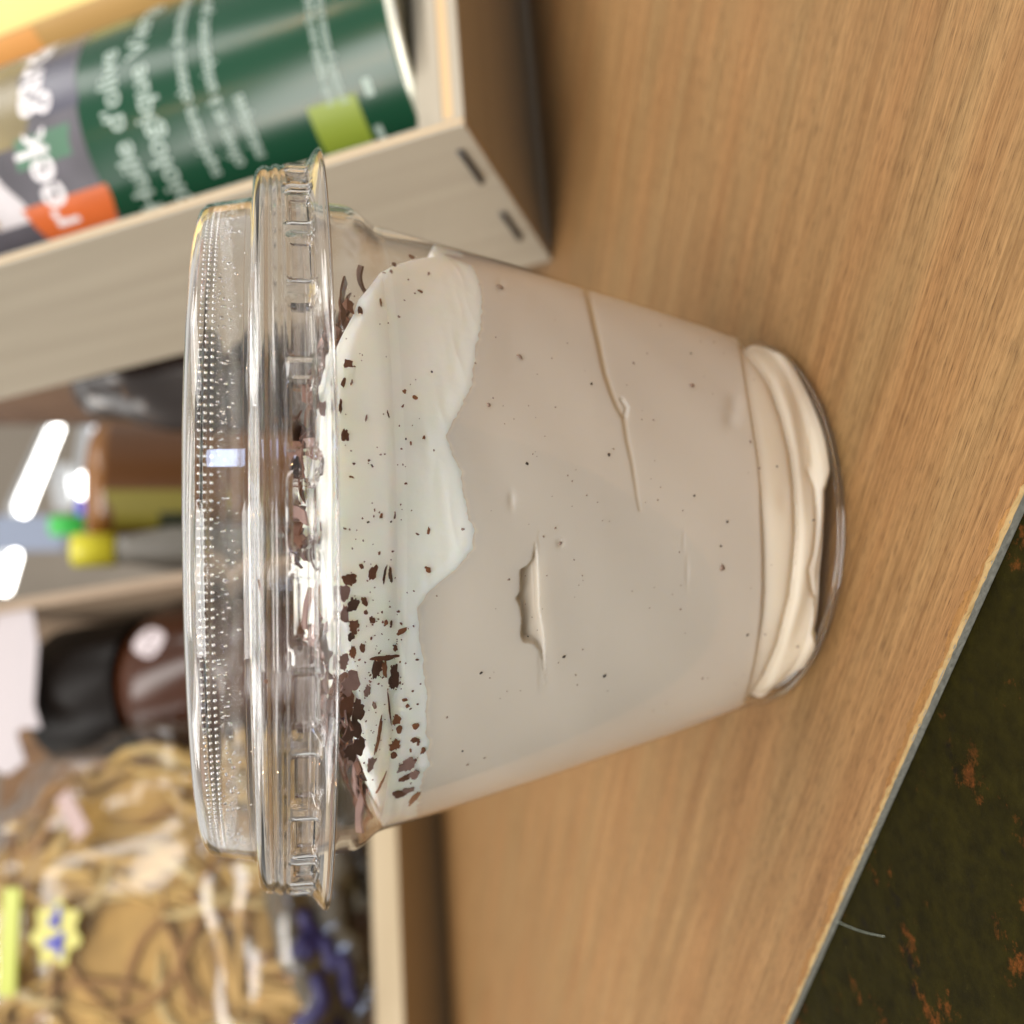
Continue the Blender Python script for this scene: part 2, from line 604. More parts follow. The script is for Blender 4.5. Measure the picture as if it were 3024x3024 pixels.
Vo, nr = lid_surface(0.0)
Vi, nr = lid_surface(0.34)
Fo = grid_faces(nr, NLT)
Fi = [tuple(i + len(Vo) for i in f[::-1]) for f in grid_faces(nr, NLT)]
Fb = [((nr - 1) * NLT + i, (nr - 1) * NLT + (i + 1) % NLT, len(Vo) + (nr - 1) * NLT + (i + 1) % NLT, len(Vo) + (nr - 1) * NLT + i) for i in range(NLT)]
lid = make('lid', np.concatenate([Vo, Vi]), [f[::-1] for f in Fo + Fi + Fb] + [list(range(NLT)), [len(Vo) + i for i in range(NLT)][::-1]], M_glass, cup)
# bright cut edge of the flange
M_bead = film('plastic_cut_edge', 0.90, 0.35, 0.08, 0.22, 1.5)
pr = [(48.95 + 0.16 * math.cos(a), 64.95 + 0.16 * math.sin(a)) for a in np.linspace(0, 2 * np.pi, 9)]
V, F = lathe_geo((0, 0, 0), EX, EY, EZ, pr, 240)
make('flange_edge', V, F, M_bead, lid)
# embossed dots round the lid top
geos = []
dome = []
for a in (0.0, 0.55, 1.05, 1.45):
    dome.append((math.cos(a), math.sin(a)))
for z_, cnt, rad in ((77.5, 300, 0.17), (76.95, 300, 0.19), (76.35, 300, 0.19)):
    for k in range(cnt):
        a = 2 * math.pi * (k + random.uniform(-.08, .08)) / cnt
        geos.append(lathe_geo((41.35 * math.cos(a), 41.35 * math.sin(a), z_), EX, EY, EZ, [(rad * math.cos(u), rad * math.sin(u)) for u in (1.45, 0.75, 0.0, -0.75, -1.45)], 7, True, True))
for k in range(420):
    a = random.uniform(-math.pi, 0) if k < 330 else random.uniform(0, math.pi)
    z_ = 75.9 - abs(random.gauss(0, 0.9))
    rad = random.choice([0.09, 0.11, 0.13, 0.17])
    rr = 41.75 + (75.9 - z_) * 0.16
    geos.append(lathe_geo((rr * math.cos(a), rr * math.sin(a), z_), EX, EY, EZ, [(rad * math.cos(u), rad * 1.2 * math.sin(u)) for u in (1.45, 0.75, 0.0, -0.75, -1.45)], 7, True, True))
V, F = join(geos)
tag(make('embossed_dots', V, F, M_glass, lid), kind='stuff')

# ------------------------------------------------------------------ the dessert inside
dessert = thing('layered_dessert', (0, 0, 1.2), 'creamy layered dessert with whipped cream and chocolate shavings inside the clear cup', 'dessert')
INS = 0.32
bpx = [(1300, 748), (1330, 752), (1365, 760), (1395, 785), (1412, 825), (1423, 870), (1425, 920), (1412, 990), (1403, 1060), (1391, 1130), (1366, 1190), (1340, 1240), (1318, 1285), (1330, 1340), (1356, 1390), (1370, 1450),
       (1380, 1520), (1398, 1560), (1396, 1620), (1366, 1660), (1320, 1700), (1262, 1755), (1236, 1800), (1236, 1850), (1245, 1930), (1252, 1980), (1258, 2045), (1256, 2080), (1262, 2120), (1258, 2160), (1268, 2195), (1262, 2230), (1272, 2262),
       (1250, 2280), (1240, 2330), (1232, 2380), (1228, 2410)]
hpx = [(1268, 754), (1199, 760), (1126, 778), (1092, 800), (1062, 829), (1045, 880), (1010, 950), (985, 1040), (965, 1150), (958, 1300), (955, 1500), (958, 1650), (975, 1760), (1000, 1860), (1020, 1960), (1035, 2050), (1055, 2150), (1075, 2260),
       (1092, 2340), (1105, 2400), (1112, 2432)]


def curve_tz(pts, back, backr=None):
    backr = back if backr is None else backr
    tz = sorted(hit_wall(x, y, INS) for x, y in pts)
    th = np.array([a for a, _ in tz]); zz = np.array([b for _, b in tz])
    th = np.concatenate([[-math.pi], [th[0] - 0.5], th, [th[-1] + 0.5], [math.pi]])
    zz = np.concatenate([[back], [0.5 * zz[0] + 0.5 * back], zz, [0.5 * zz[-1] + 0.5 * backr], [backr]])
    return th, zz


NC = 900
# more columns on the side that faces the camera
uu = np.linspace(-1, 1, NC, endpoint=False)
theta = math.pi * (0.55 * uu + 0.45 * np.sign(uu) * np.abs(uu) ** 3)
theta = np.sort(theta)
bt, bz = curve_tz(bpx, 47.0, 42.0)
ht, hz = curve_tz(hpx, 54.0, 46.0)
bnd = np.interp(theta, bt, bz) + 0.07 * np.interp(theta, np.linspace(-3.15, 3.15, 620), rng.normal(size=620)) + 0.10 * np.interp(theta, np.linspace(-3.15, 3.15, 240), rng.normal(size=240))
top = np.maximum(np.interp(theta, ht, hz), bnd + 0.6)
lo_px = [(2300, 1040), (2400, 1110), (2440, 1220), (2468, 1340), (2474, 1378), (2458, 1440), (2455, 1560), (2440, 1700), (2424, 1830), (2414, 1872), (2422, 1900), (2420, 1935), (2370, 1985), (2310, 2040)]
lt, lz = curve_tz(lo_px, 1.0)
lowz = np.clip(np.interp(theta, lt, lz), 0.75, 6)


def seg_dist(Q, poly, closed=False):
    """distance of px points Q to a polyline, with signed side (+ = larger x)"""
    P = np.array(poly, float)
    best = np.full(len(Q), 1e9)
    side = np.zeros(len(Q))
    m_ = len(P) if closed else len(P) - 1
    for i in range(m_):
        a, b = P[i], P[(i + 1) % len(P)]
        ab = b - a
        u = np.clip(((Q - a) @ ab) / (ab @ ab), 0, 1)
        dv = Q - (a + u[:, None] * ab)
        d = np.hypot(dv[:, 0], dv[:, 1])
        k = d < best
        best[k] = d[k]
        side[k] = np.sign(dv[k, 0])
    return best, side


def inside(Q, poly):
    P = np.array(poly, float)
    c = np.zeros(len(Q), bool)
    j = len(P) - 1
    for i in range(len(P)):
        cond = ((P[i, 1] > Q[:, 1]) != (P[j, 1] > Q[:, 1])) & (Q[:, 0] < (P[j, 0] - P[i, 0]) * (Q[:, 1] - P[i, 1]) / (P[j, 1] - P[i, 1] + 1e-9) + P[i, 0])
        c ^= cond
        j = i
    return c


G1 = [(1732, 850), (1738, 880), (1752, 940), (1770, 1020), (1786, 1100), (1806, 1160), (1822, 1200), (1842, 1235), (1852, 1300), (1866, 1360), (1876, 1420), (1882, 1460), (1890, 1505)]
G1b = [(1836, 1180), (1850, 1200), (1846, 1228)]
VOID = [(1580, 1590), (1572, 1650), (1556, 1670), (1536, 1680), (1535, 1745), (1522, 1768), (1534, 1790), (1540, 1830), (1537, 1880), (1546, 1898), (1576, 1904), (1594, 1925), (1602, 1970), (1610, 2026), (1612, 2020), (1610, 1930), (1607, 1880), (1594, 1800), (1590, 1700), (1588, 1640)]
G3 = [(2189, 1015), (2200, 1100), (2216, 1200), (2238, 1344), (2248, 1450), (2252, 1539), (2256, 1650), (2256, 1750), (2250, 1842), (2238, 1930), (2223, 2003), (2203, 2075)]
G4 = [(2200, 1012), (2240, 1060), (2277, 1115), (2317, 1223), (2345, 1330), (2358, 1438), (2364, 1573), (2356, 1680), (2344, 1775), (2304, 1923), (2262, 2020), (2226, 2076)]
G5 = [(2400, 1380), (2418, 1440), (2422, 1540), (2412, 1640), (2396, 1690), (2410, 1760)]
DENTS = [(1510, 1476, 9, 26, 0.35), (1655, 1605, 9, 12, 0.4), (1477, 844, 9, 20, 0.25), (2030, 1690, 5, 40, 0.18), (2020, 1600, 4, 26, 0.15), (2170, 1190, 22, 30, 0.5), (2160, 1235, 22, 26, 0.5), (2320, 1475, 20, 40, 0.35), (1640, 1690, 60, 60, 0.0)]

NRW = 300
vv = np.linspace(0, 1, NRW)
Zg = lowz[None, :] + (bnd - lowz)[None, :] * vv[:, None]
Tg = np.broadcast_to(theta[None, :], Zg.shape)
Rg = Rout(Zg) - INS
Pg = np.stack([Rg * np.sin(Tg), -Rg * np.cos(Tg), Zg], -1).reshape(-1, 3)
Qg = px(Pg)
front = (np.cos(Tg).reshape(-1) > 0.0)
dep = np.zeros(len(Pg))
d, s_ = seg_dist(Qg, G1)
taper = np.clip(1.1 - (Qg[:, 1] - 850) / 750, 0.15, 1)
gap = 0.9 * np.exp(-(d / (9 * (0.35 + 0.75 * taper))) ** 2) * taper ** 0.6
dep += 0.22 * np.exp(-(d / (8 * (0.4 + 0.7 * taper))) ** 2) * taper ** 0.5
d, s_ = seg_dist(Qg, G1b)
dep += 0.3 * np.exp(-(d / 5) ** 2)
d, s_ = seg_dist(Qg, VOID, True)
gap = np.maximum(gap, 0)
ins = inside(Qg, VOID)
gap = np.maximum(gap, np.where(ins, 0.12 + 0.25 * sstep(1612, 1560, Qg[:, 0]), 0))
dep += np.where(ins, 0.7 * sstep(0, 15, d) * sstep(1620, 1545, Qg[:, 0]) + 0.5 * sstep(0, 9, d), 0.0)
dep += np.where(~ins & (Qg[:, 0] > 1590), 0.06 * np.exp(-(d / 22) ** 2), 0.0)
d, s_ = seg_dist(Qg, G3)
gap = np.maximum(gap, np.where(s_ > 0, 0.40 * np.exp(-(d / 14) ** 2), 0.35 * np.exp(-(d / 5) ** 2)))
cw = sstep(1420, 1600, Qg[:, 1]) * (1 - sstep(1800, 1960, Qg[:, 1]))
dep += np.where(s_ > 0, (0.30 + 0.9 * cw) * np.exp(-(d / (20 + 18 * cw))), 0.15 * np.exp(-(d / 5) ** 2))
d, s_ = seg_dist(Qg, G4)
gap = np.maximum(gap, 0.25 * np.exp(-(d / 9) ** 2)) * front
dep += 0.75 * np.exp(-(d / 13) ** 2) + np.where(s_ < 0, 0.35 * np.exp(-(d / 30)), 0)
d, s_ = seg_dist(Qg, G5)
dep += 0.35 * np.exp(-(d / 9) ** 2) + np.where(s_ > 0, 0.35 * np.exp(-(d / 60)), 0)
for x_, y_, sx_, sy_, k_ in DENTS:
    dep += 0.5 * k_ * np.exp(-((Qg[:, 0] - x_) / sx_) ** 2 - ((Qg[:, 1] - y_) / sy_) ** 2)
dep *= front
zz_ = Pg[:, 2]
# soft waviness of the cream where it does not touch the wall
wav = 0.05 * np.sin(5 * Tg.reshape(-1) + 0.25 * zz_) + 0.04 * np.sin(11 * Tg.reshape(-1) - 0.4 * zz_ + 1)
foot = 1 - sstep(4.5, 9, zz_)
dep += (wav + 0.05) * (1 - sstep(0.9, 0.98, np.repeat(vv, NC))) + foot * (0.45 + 0.35 * np.sin(3.1 * Tg.reshape(-1) + 0.7) + 0.2 * np.sin(8 * Tg.reshape(-1) + zz_))
edge_round = 0.9 * (1 - sstep(0, 0.02, np.repeat(vv, NC)))
dep += edge_round
Rg2 = Rg.reshape(-1) - dep
Vc = np.stack([Rg2 * np.sin(Tg.reshape(-1)), -Rg2 * np.cos(Tg.reshape(-1)), zz_], 1)
# close the bottom and the top of the cream
inn = []
for f_, z_ in ((0.85, lambda a: a + 0.4), (0.0, lambda a: a * 0 + 1.7)):
    r_ = Rg2[:NC] * f_
    inn.append(np.stack([r_ * np.sin(theta), -r_ * np.cos(theta), z_(np.minimum(lowz, 1.5))], 1))
Vall = np.concatenate([inn[1], inn[0], Vc])
M_cream = plain('beige_cream', srgb(208, 201, 189), 0.42, 0.4, var=0.06, scale=38, sss=0.7)
_N, _L = M_cream.node_tree.nodes, M_cream.node_tree.links
_P = _N['Principled BSDF']
_at = _N.new('ShaderNodeAttribute'); _at.attribute_name = 'loose'
_mx = _N.new('ShaderNodeMix'); _mx.data_type = 'RGBA'
_src = _P.inputs['Base Color'].links[0].from_socket
_L.new(_at.outputs['Fac'], _mx.inputs['Factor'])
_L.new(_src, _mx.inputs['A'])
_mx.inputs['B'].default_value = srgb(234, 224, 204)
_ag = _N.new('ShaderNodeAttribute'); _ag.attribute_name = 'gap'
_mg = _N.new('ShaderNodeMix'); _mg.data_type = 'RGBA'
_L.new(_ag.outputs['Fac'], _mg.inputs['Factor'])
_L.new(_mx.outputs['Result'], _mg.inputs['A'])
_mg.inputs['B'].default_value = srgb(170, 146, 108)  # tan for yellowish thin cream, with crease shade put into the colour
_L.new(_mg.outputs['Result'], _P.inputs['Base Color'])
g3x = np.interp(Qg[:, 1], [p[1] for p in G3], [p[0] for p in G3])
loose = np.where(front & (np.abs(Tg.reshape(-1)) < 1.2), sstep(-45, 60, Qg[:, 0] - g3x), 1 - sstep(5, 9, zz_))
loose = np.maximum(loose, 0.8 * (1 - sstep(0.0, 0.55, np.broadcast_to(bnd[None, :], Zg.shape).reshape(-1) - zz_)))
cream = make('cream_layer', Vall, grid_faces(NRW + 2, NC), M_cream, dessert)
att = cream.data.attributes.new('loose', 'FLOAT', 'POINT')
att.data.foreach_set('value', np.concatenate([np.ones(2 * NC), loose]).astype(np.float32))
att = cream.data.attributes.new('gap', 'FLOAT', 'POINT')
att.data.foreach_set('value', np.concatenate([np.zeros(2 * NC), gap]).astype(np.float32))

# whipped cream: wall band + mound
NU = 90
vv2 = np.linspace(0, 1, NU)
Zu = bnd[None, :] - 0.15 + (top - bnd + 0.15)[None, :] * vv2[:, None]
Tu = np.broadcast_to(theta[None, :], Zu.shape)
Ru = Rin(Zu) - INS - 0.02
Ru = Ru + 0.02 * (1 - sstep(0, 0.12, vv2))[:, None]


def lumps(a, z):
    return (np.sin(9 * a + 0.5 * z) * np.sin(0.9 * z - 4 * a) + 0.6 * np.sin(21 * a - 1.2 * z + 1) * np.sin(1.7 * z + 6 * a))


gapm = np.clip(1.0 - np.abs(Zu - (bnd[None, :] + 2.0)) / 2.6, 0, 1)
Ru = Ru - 0.10 * np.abs(lumps(Tu, Zu)) * gapm - 0.9 * sstep(0.86, 1.0, vv2)[:, None] ** 2
Pu = np.stack([Ru * np.sin(Tu), -Ru * np.cos(Tu), Zu], -1)
rows = [Pu.reshape(-1, 3)]
NM = 60
for k in range(1, NM + 1):
    f_ = 1 - k / NM
    rr = Ru[-1] * max(f_, 0.001)
    x_, y_ = rr * np.sin(theta), -rr * np.cos(theta)
    h_ = top * f_ + 68.0 * (1 - f_)
    h_ = h_ + 1.6 * math.sin(math.pi * f_) * (1 - 0.5 * f_) + 0.8 * f_ * (1 - f_) * 4 * (np.sin(x_ * 0.21 + 1) * np.cos(y_ * 0.26) + 0.6 * np.sin(x_ * 0.5 + y_ * 0.4))
    rows.append(np.stack([x_, y_, h_], 1))
Vw = np.concatenate(rows)
M_whip = plain('whipped_cream', srgb(244, 250, 236), 0.45, 0.35, var=0.05, scale=230, bump=0.08, bscale=350, sss=0.8)
whip = make('whipped_cream', Vw, grid_faces(NU + NM, NC), M_whip, dessert)

# dark vanilla specks pressed against the wall (too fine to pick apart)
spk = [(1535, 1053, 16, 0), (1747, 1133, 8, 1), (1556, 1369, 9, 1), (1798, 1342, 9, 1), (1444, 1196, 12, 0), (1872, 1071, 8, 0), (1404, 1072, 6, 0), (1502, 1712, 8, 0), (1421, 1988, 9, 1), (1666, 1940, 9, 1), (1785, 1997, 10, 1),
       (1366, 2219, 6, 1), (1368, 1563, 9, 0), (2041, 1043, 6, 1), (2043, 1137, 14, 0), (2216, 1304, 7, 0), (2295, 1378, 6, 1), (2243, 1383, 7, 0), (2051, 1464, 7, 1), (2148, 1541, 8, 1), (2129, 1612, 7, 1), (2132, 1677, 18, 0), (2208, 1876, 7, 1),
       (2075, 2004, 7, 0), (2403, 1536, 6, 1), (2356, 1910, 8, 0), (2260, 1874, 6, 0), (2109, 1009, 6, 0), (1477, 846, 20, 0), (1655, 1605, 10, 0), (1640, 1560, 6, 0), (1605, 1585, 5, 0), (1560, 1880, 4, 1), (1720, 1700, 5, 0), (1950, 960, 6, 0),
       (1930, 1240, 5, 0), (2010, 1800, 6, 0), (1690, 1420, 5, 0), (1290, 1760, 5, 0), (1615, 1700, 4, 0), (1320, 2120, 7, 0), (1380, 2260, 7, 0), (1430, 2240, 6, 0), (1275, 1097, 7, 1), (1135, 802, 9, 0), (1199, 1296, 5, 1), (1102, 1363, 6, 1), (1128, 1333, 6, 0), (1190, 1372, 5, 0), (1092, 1541, 7, 1), (1157, 1540, 6, 1), (1281, 1330, 6, 0), (1179, 935, 8, 0)]
for k in range(90):
    spk.append((random.uniform(1440, 2280), random.uniform(900, 2150), random.choice([2.5, 3, 3.5, 4.5]), 0))
M_speck = plain('vanilla_speck', srgb(58, 50, 44), 0.6)
M_speck2 = plain('buried_speck', srgb(150, 130, 118), 0.6)


def wall_frame(x, y, inset):
    th, z = hit_wall(x, y, inset)
    R_ = float(Rin(z)) - inset
    n_ = np.array([math.sin(th), -math.cos(th), -0.22]); n_ /= np.linalg.norm(n_)
    e1 = np.array([math.cos(th), math.sin(th), 0])
    e2 = np.cross(n_, e1)
    if e2[2] < 0:
        e2 = -e2
    p = np.array([R_ * math.sin(th), -R_ * math.cos(th), z])
    sc = ((p - CAM) @ FW) / FPX
    return p, e1, e2, n_, sc


def chip_geo(p, e1, e2, n_, w, h, rot, nseg, jag, thick, lean=0.0):
    """irregular flat flake: w along e1, h along e2"""
    a = np.linspace(0, 2 * np.pi, nseg, endpoint=False)
    rad = 1 + jag * (np.array([random.random() for _ in a]) - 0.5) * 2 + 0.12 * np.sin(2 * a + random.random() * 6) + 0.10 * np.sin(3 * a + random.random() * 6)
    sq = 1 / np.maximum(np.abs(np.cos(a)), np.abs(np.sin(a))) ** 0.25
    x_, y_ = np.cos(a) * rad * w / 2 * sq, np.sin(a) * rad * h / 2 * sq
    c, s = math.cos(rot), math.sin(rot)
    X, Y = x_ * c - y_ * s, x_ * s + y_ * c
    curv = p + X[:, None] * e1 + Y[:, None] * e2
    rxy = np.hypot(p[0], p[1])
    # bend round the wall
    sag = (X ** 2) / (2 * rxy)
    f0 = curv - (sag[:, None]) * n_
    f1 = f0 - thick * n_
    c0 = p[None, :]
    V = np.concatenate([f0, f1, c0 + 0.02 * n_])
    F = [(i, (i + 1) % nseg, 2 * nseg) for i in range(nseg)] + [(i, nseg + i, nseg + (i + 1) % nseg, (i + 1) % nseg) for i in range(nseg)]
    return V, F


gA, gB = [], []
for x_, y_, sz, hard in spk:
    p, e1, e2, n_, sc = wall_frame(x_, y_, INS - 0.06)
    (gA if hard else gB).append(chip_geo(p, e1, e2, n_, sz * sc * 1.15, sz * sc, random.random() * 3, 7, 0.3, 0.05))
(V1, F1), (V2, F2) = join(gA), join(gB)
V, F = join([(V1, F1), (V2, F2)])
tag(make('vanilla_specks', V, F, None, dessert, mats=[M_speck, M_speck2], fmat=[0] * len(F1) + [1] * len(F2)), kind='stuff')

# chocolate shavings
M_choc = [plain('chocolate', srgb(104, 66, 48), 0.55, 0.35, var=0.3, scale=500), plain('chocolate_dark', srgb(82, 55, 44), 0.5, 0.4, var=0.3, scale=500),
          plain('chocolate_bloomed', srgb(140, 112, 104), 0.6, 0.3, var=0.2, scale=400), plain('chocolate_light', srgb(124, 80, 54), 0.55, 0.35, var=0.25, scale=500)]
chips = [(1216, 757, 20, 12, 0), (1165, 779, 18, 9, 1), (1156, 800, 11, 10, 2), (1267, 806, 7, 8, 0), (1242, 859, 20, 7, 0), (1016, 893, 26, 60, 1), (1038, 872, 26, 36, 0), (1066, 880, 18, 24, 1), (1126, 877, 8, 24, 0), (1001, 972, 10, 11, 1), (1032, 1047, 30, 36, 0),
         (1018, 1105, 16, 38, 0), (1042, 1105, 10, 20, 2), (1009, 1179, 12, 45, 0), (1195, 1155, 15, 13, 3), (1227, 1173, 18, 15, 3), (1086, 1216, 6, 24, 1), (1149, 1216, 5, 26, 1), (1253, 1291, 9, 14, 3), (1214, 1308, 7, 13, 3), (1022, 1270, 26, 46, 1), (1042, 1400, 18, 7, 3), (1130, 1523, 12, 20, 3),
         (1111, 1503, 5, 10, 0), (1109, 1523, 5, 10, 0), (1168, 1523, 6, 25, 1), (1266, 1568, 10, 24, 3), (1125, 1637, 9, 12, 3), (1072, 1680, 18, 20, 0), (1107, 1701, 28, 58, 1), (1140, 1701, 10, 56, 1), (1156, 1701, 12, 58, 1), (1266, 1684, 20, 18, 3), (1258, 1676, 8, 8, 3), (1035, 1722, 48, 44, 1), (1020, 1760, 34, 60, 2),
         (1046, 1800, 40, 50, 1), (1022, 1830, 30, 60, 1), (1050, 1868, 34, 56, 0), (1040, 1900, 26, 34, 1), (1081, 1789, 24, 32, 0), (1086, 1824, 14, 18, 0), (1105, 1849, 24, 20, 0), (1143, 1849, 14, 20, 3), (1158, 1848, 8, 22, 1), (1187, 1866, 38, 20, 3), (1222, 1850, 6, 6, 0), (1074, 1934, 20, 32, 0), (1046, 1950, 26, 40, 3), (1169, 1919, 18, 20, 0),
         (1142, 1956, 98, 18, 0), (1118, 1996, 34, 66, 1), (1140, 1990, 16, 70, 3), (1166, 2004, 34, 86, 1), (1018, 1978, 34, 54, 1), (1196, 2068, 22, 10, 3), (1204, 2086, 14, 14, 3), (1173, 2128, 32, 28, 3), (1180, 2156, 26, 26, 3), (1228, 2146, 26, 19, 3), (1226, 2187, 30, 14, 0), (1236, 2196, 12, 14, 0), (1250, 2218, 17, 19, 0), (1167, 2204, 40, 34, 3),
         (1164, 2234, 30, 20, 0), (1213, 2218, 8, 12, 3), (1228, 2247, 9, 9, 0), (1204, 2262, 62, 40, 2), (1222, 2290, 34, 30, 2), (1196, 2300, 40, 20, 0), (1184, 2346, 60, 22, 1), (1206, 2336, 44, 16, 1), (1224, 2360, 24, 52, 3), (1040, 2045, 70, 80, 1), (1030, 2110, 66, 90, 1), (1060, 2130, 50, 70, 1), (1046, 2190, 60, 80, 1), (1064, 2240, 40, 70, 1), (1040, 2260, 50, 60, 1), (1122, 2200, 12, 110, 3), (1152, 2100, 6, 120, 0), (1110, 2110, 14, 30, 2), (1090, 2068, 22, 40, 1), (1100, 2290, 30, 40, 2), (1128, 2330, 10, 60, 3),
         (962, 1185, 22, 55, 1), (948, 1370, 30, 80, 1), (955, 1552, 10, 36, 1), (930, 1180, 40, 32, 2), (946, 1022, 14, 60, 1), (972, 1050, 9, 30, 0)]
chips = [c for c in chips if c[1] < 2370]
for x_, y_, hpx_, wpx_, mi in chips:
    p, e1, e2, n_, sc = wall_frame(x_, y_, INS - 0.10 + random.uniform(-0.03, 0.03))
    fs = max(0.42, abs(float(n_ @ ((CAM - p) / np.linalg.norm(CAM - p)))))
    V, F = chip_geo(p, e1, e2, n_, 0.76 * wpx_ * sc / fs, 0.78 * hpx_ * sc, random.uniform(-.25, .25), 13 if max(hpx_, wpx_) < 40 else 22, 0.26, 0.16)
    make('chocolate_shaving', V, F, M_choc[random.choice([1, 1, 0, 2, 1]) if mi == 1 else mi], whip, False)
gd = []
for k in range(230):
    u = random.random()
    y_ = random.gauss(2050, 190) if u < 0.6 else random.uniform(800, 2300)
    x_ = random.gauss(1120, 60) if u < 0.6 else random.uniform(1015, 1240)
    if not (760 < y_ < 2345 and 1012 < x_ < 1245):
        continue
    p, e1, e2, n_, sc = wall_frame(x_, y_, INS - 0.07)
    z_ = random.choice([3, 3, 3, 4, 5, 7])
    gd.append(chip_geo(p, e1, e2, n_, z_ * sc * random.uniform(0.7, 1.8), z_ * sc, random.random() * 3, 7, 0.35, 0.06))
V, F = join(gd)
tag(make('chocolate_dust', V, F, M_choc[0], whip, False), kind='stuff')
# loose curls heaped on the mound
for k in range(160):
    if k < 135:
        th = random.uniform(-1.45, 0.85); rr = random.uniform(27, 40.2)
    else:
        th = random.uniform(-math.pi, math.pi); rr = random.uniform(2, 36)
    f_ = rr / 41.0
    zt = float(np.interp(th, theta, top)) * f_ + 68.0 * (1 - f_) + 1.6 * math.sin(math.pi * f_) * (1 - 0.5 * f_) + random.uniform(0.0, 1.2)
    c = np.array([rr * math.sin(th), -rr * math.cos(th), zt])
    a = random.uniform(0, 2 * math.pi); L_ = random.uniform(1.5, 5.5); w_ = random.uniform(0.8, 2.3)
    d1 = np.array([math.cos(a), math.sin(a), random.uniform(-.3, .3)]); d2 = np.array([-math.sin(a), math.cos(a), random.uniform(-.5, .5)])
    cv = random.uniform(0.2, 1.4)
    V = []
    for i in range(7):
        s = i / 6 - 0.5
        mid = c + d1 * L_ * s + EZ * cv * (0.25 - s * s) * 2
        wv = w_ * (0.75 + 0.25 * random.random()) / 2
        V += [mid - d2 * wv, mid + d2 * wv, mid + d2 * wv + EZ * 0.22, mid - d2 * wv + EZ * 0.22]
    F = []
    for i in range(6):
        b = i * 4
        for j in range(4):
            F.append((b + j, b + (j + 1) % 4, b + 4 + (j + 1) % 4, b + 4 + j))
    F += [(3, 2, 1, 0), (24, 25, 26, 27)]
    make('chocolate_shaving', np.array(V), F, M_choc[random.choice([0, 1, 1, 0, 2])], whip, False)
# two crumbs caught in the lid
for x_, y_, w_, h_ in ((772, 1738, 6, 60), (785, 2047, 14, 11)):
    dd = ray(x_, y_)
    th = math.atan2(*(lambda P: (P[0], -P[1]))(CAM + dd * 98))
    zc = CAM[2] + dd[2] * 98
    p = np.array([46.0 * math.sin(th), -46.0 * math.cos(th), zc]); n_ = np.array([math.sin(th), -math.cos(th), 0])
    e1 = np.array([math.cos(th), math.sin(th), 0])
    V, F = chip_geo(p, e1, EZ, n_, h_ * 0.033, w_ * 0.033, 0.15, 8, 0.25, 0.15)
    make('chocolate_shaving', V, F, M_choc[3], whip, False)

# ------------------------------------------------------------------ crates


def frame(tilt, az):
    T, A = math.radians(tilt), math.radians(az)
    up = np.array([math.sin(T) * math.sin(A), math.sin(T) * math.cos(A), math.cos(T)])
    ex = np.array([math.cos(A), -math.sin(A), 0.0])
    return ex, np.cross(up, ex), up


def ply(name, light, dark, v1, v2):
    """pale poplar ply, grain along the crate's long way (v2 = across)"""
    mt, nt, N, L, P = new_mat(name)
    tc = N.new('ShaderNodeTexCoord')

    def dotn(v):
        n_ = N.new('ShaderNodeVectorMath'); n_.operation = 'DOT_PRODUCT'
        n_.inputs[1].default_value = tuple(v)
        L.new(tc.outputs['Object'], n_.inputs[0])
        return n_.outputs['Value']
    cmb = N.new('ShaderNodeCombineXYZ')
    m1 = N.new('ShaderNodeMath'); m1.operation = 'MULTIPLY'; m1.inputs[1].default_value = 8
    m2 = N.new('ShaderNodeMath'); m2.operation = 'MULTIPLY'; m2.inputs[1].default_value = 170
    L.new(dotn(v1), m1.inputs[0]); L.new(dotn(v2), m2.inputs[0])
    L.new(m1.outputs[0], cmb.inputs[0]); L.new(m2.outputs[0], cmb.inputs[1])
    nz = N.new('ShaderNodeTexNoise'); nz.inputs['Scale'].default_value = 1; nz.inputs['Detail'].default_value = 5
    L.new(cmb.outputs[0], nz.inputs['Vector'])
    cr = N.new('ShaderNodeValToRGB')
    cr.color_ramp.elements[0].position, cr.color_ramp.elements[0].color = 0.3, dark
    cr.color_ramp.elements[1].position, cr.color_ramp.elements[1].color = 0.7, light
    L.new(nz.outputs['Fac'], cr.inputs['Fac'])
    L.new(cr.outputs['Color'], P.inputs['Base Color'])
    P.inputs['Roughness'].default_value = 0.6
    P.inputs['Specular IOR Level'].default_value = 0.25
    return mt


def panel(name, parent, o, ex, ey, up, lo, hi, axis, mats, plies=3):
    """ply panel: layers stacked along the axis of its thickness"""
    geos, fm = [], []
    for k in range(plies):
        l, h = list(lo), list(hi)
        t0, t1 = lo[axis], hi[axis]
        l[axis] = t0 + (t1 - t0) * k / plies + (0.02 if k else 0)
        h[axis] = t0 + (t1 - t0) * (k + 1) / plies
        if k % 2:
            for a in range(3):
                if a != axis:
                    l[a] += 0.12; h[a] -= 0.12
        g = box_geo(o, ex, ey, up, l, h, 0.12)
        geos.append(g); fm += [k % 2] * len(g[1])
    V, F = join(geos)
    return make(name, V, F, None, parent, False, mats=mats, fmat=fm)


M_staple = plain('staple_steel', srgb(70, 72, 76), 0.35, 0.5, metal=0.7)
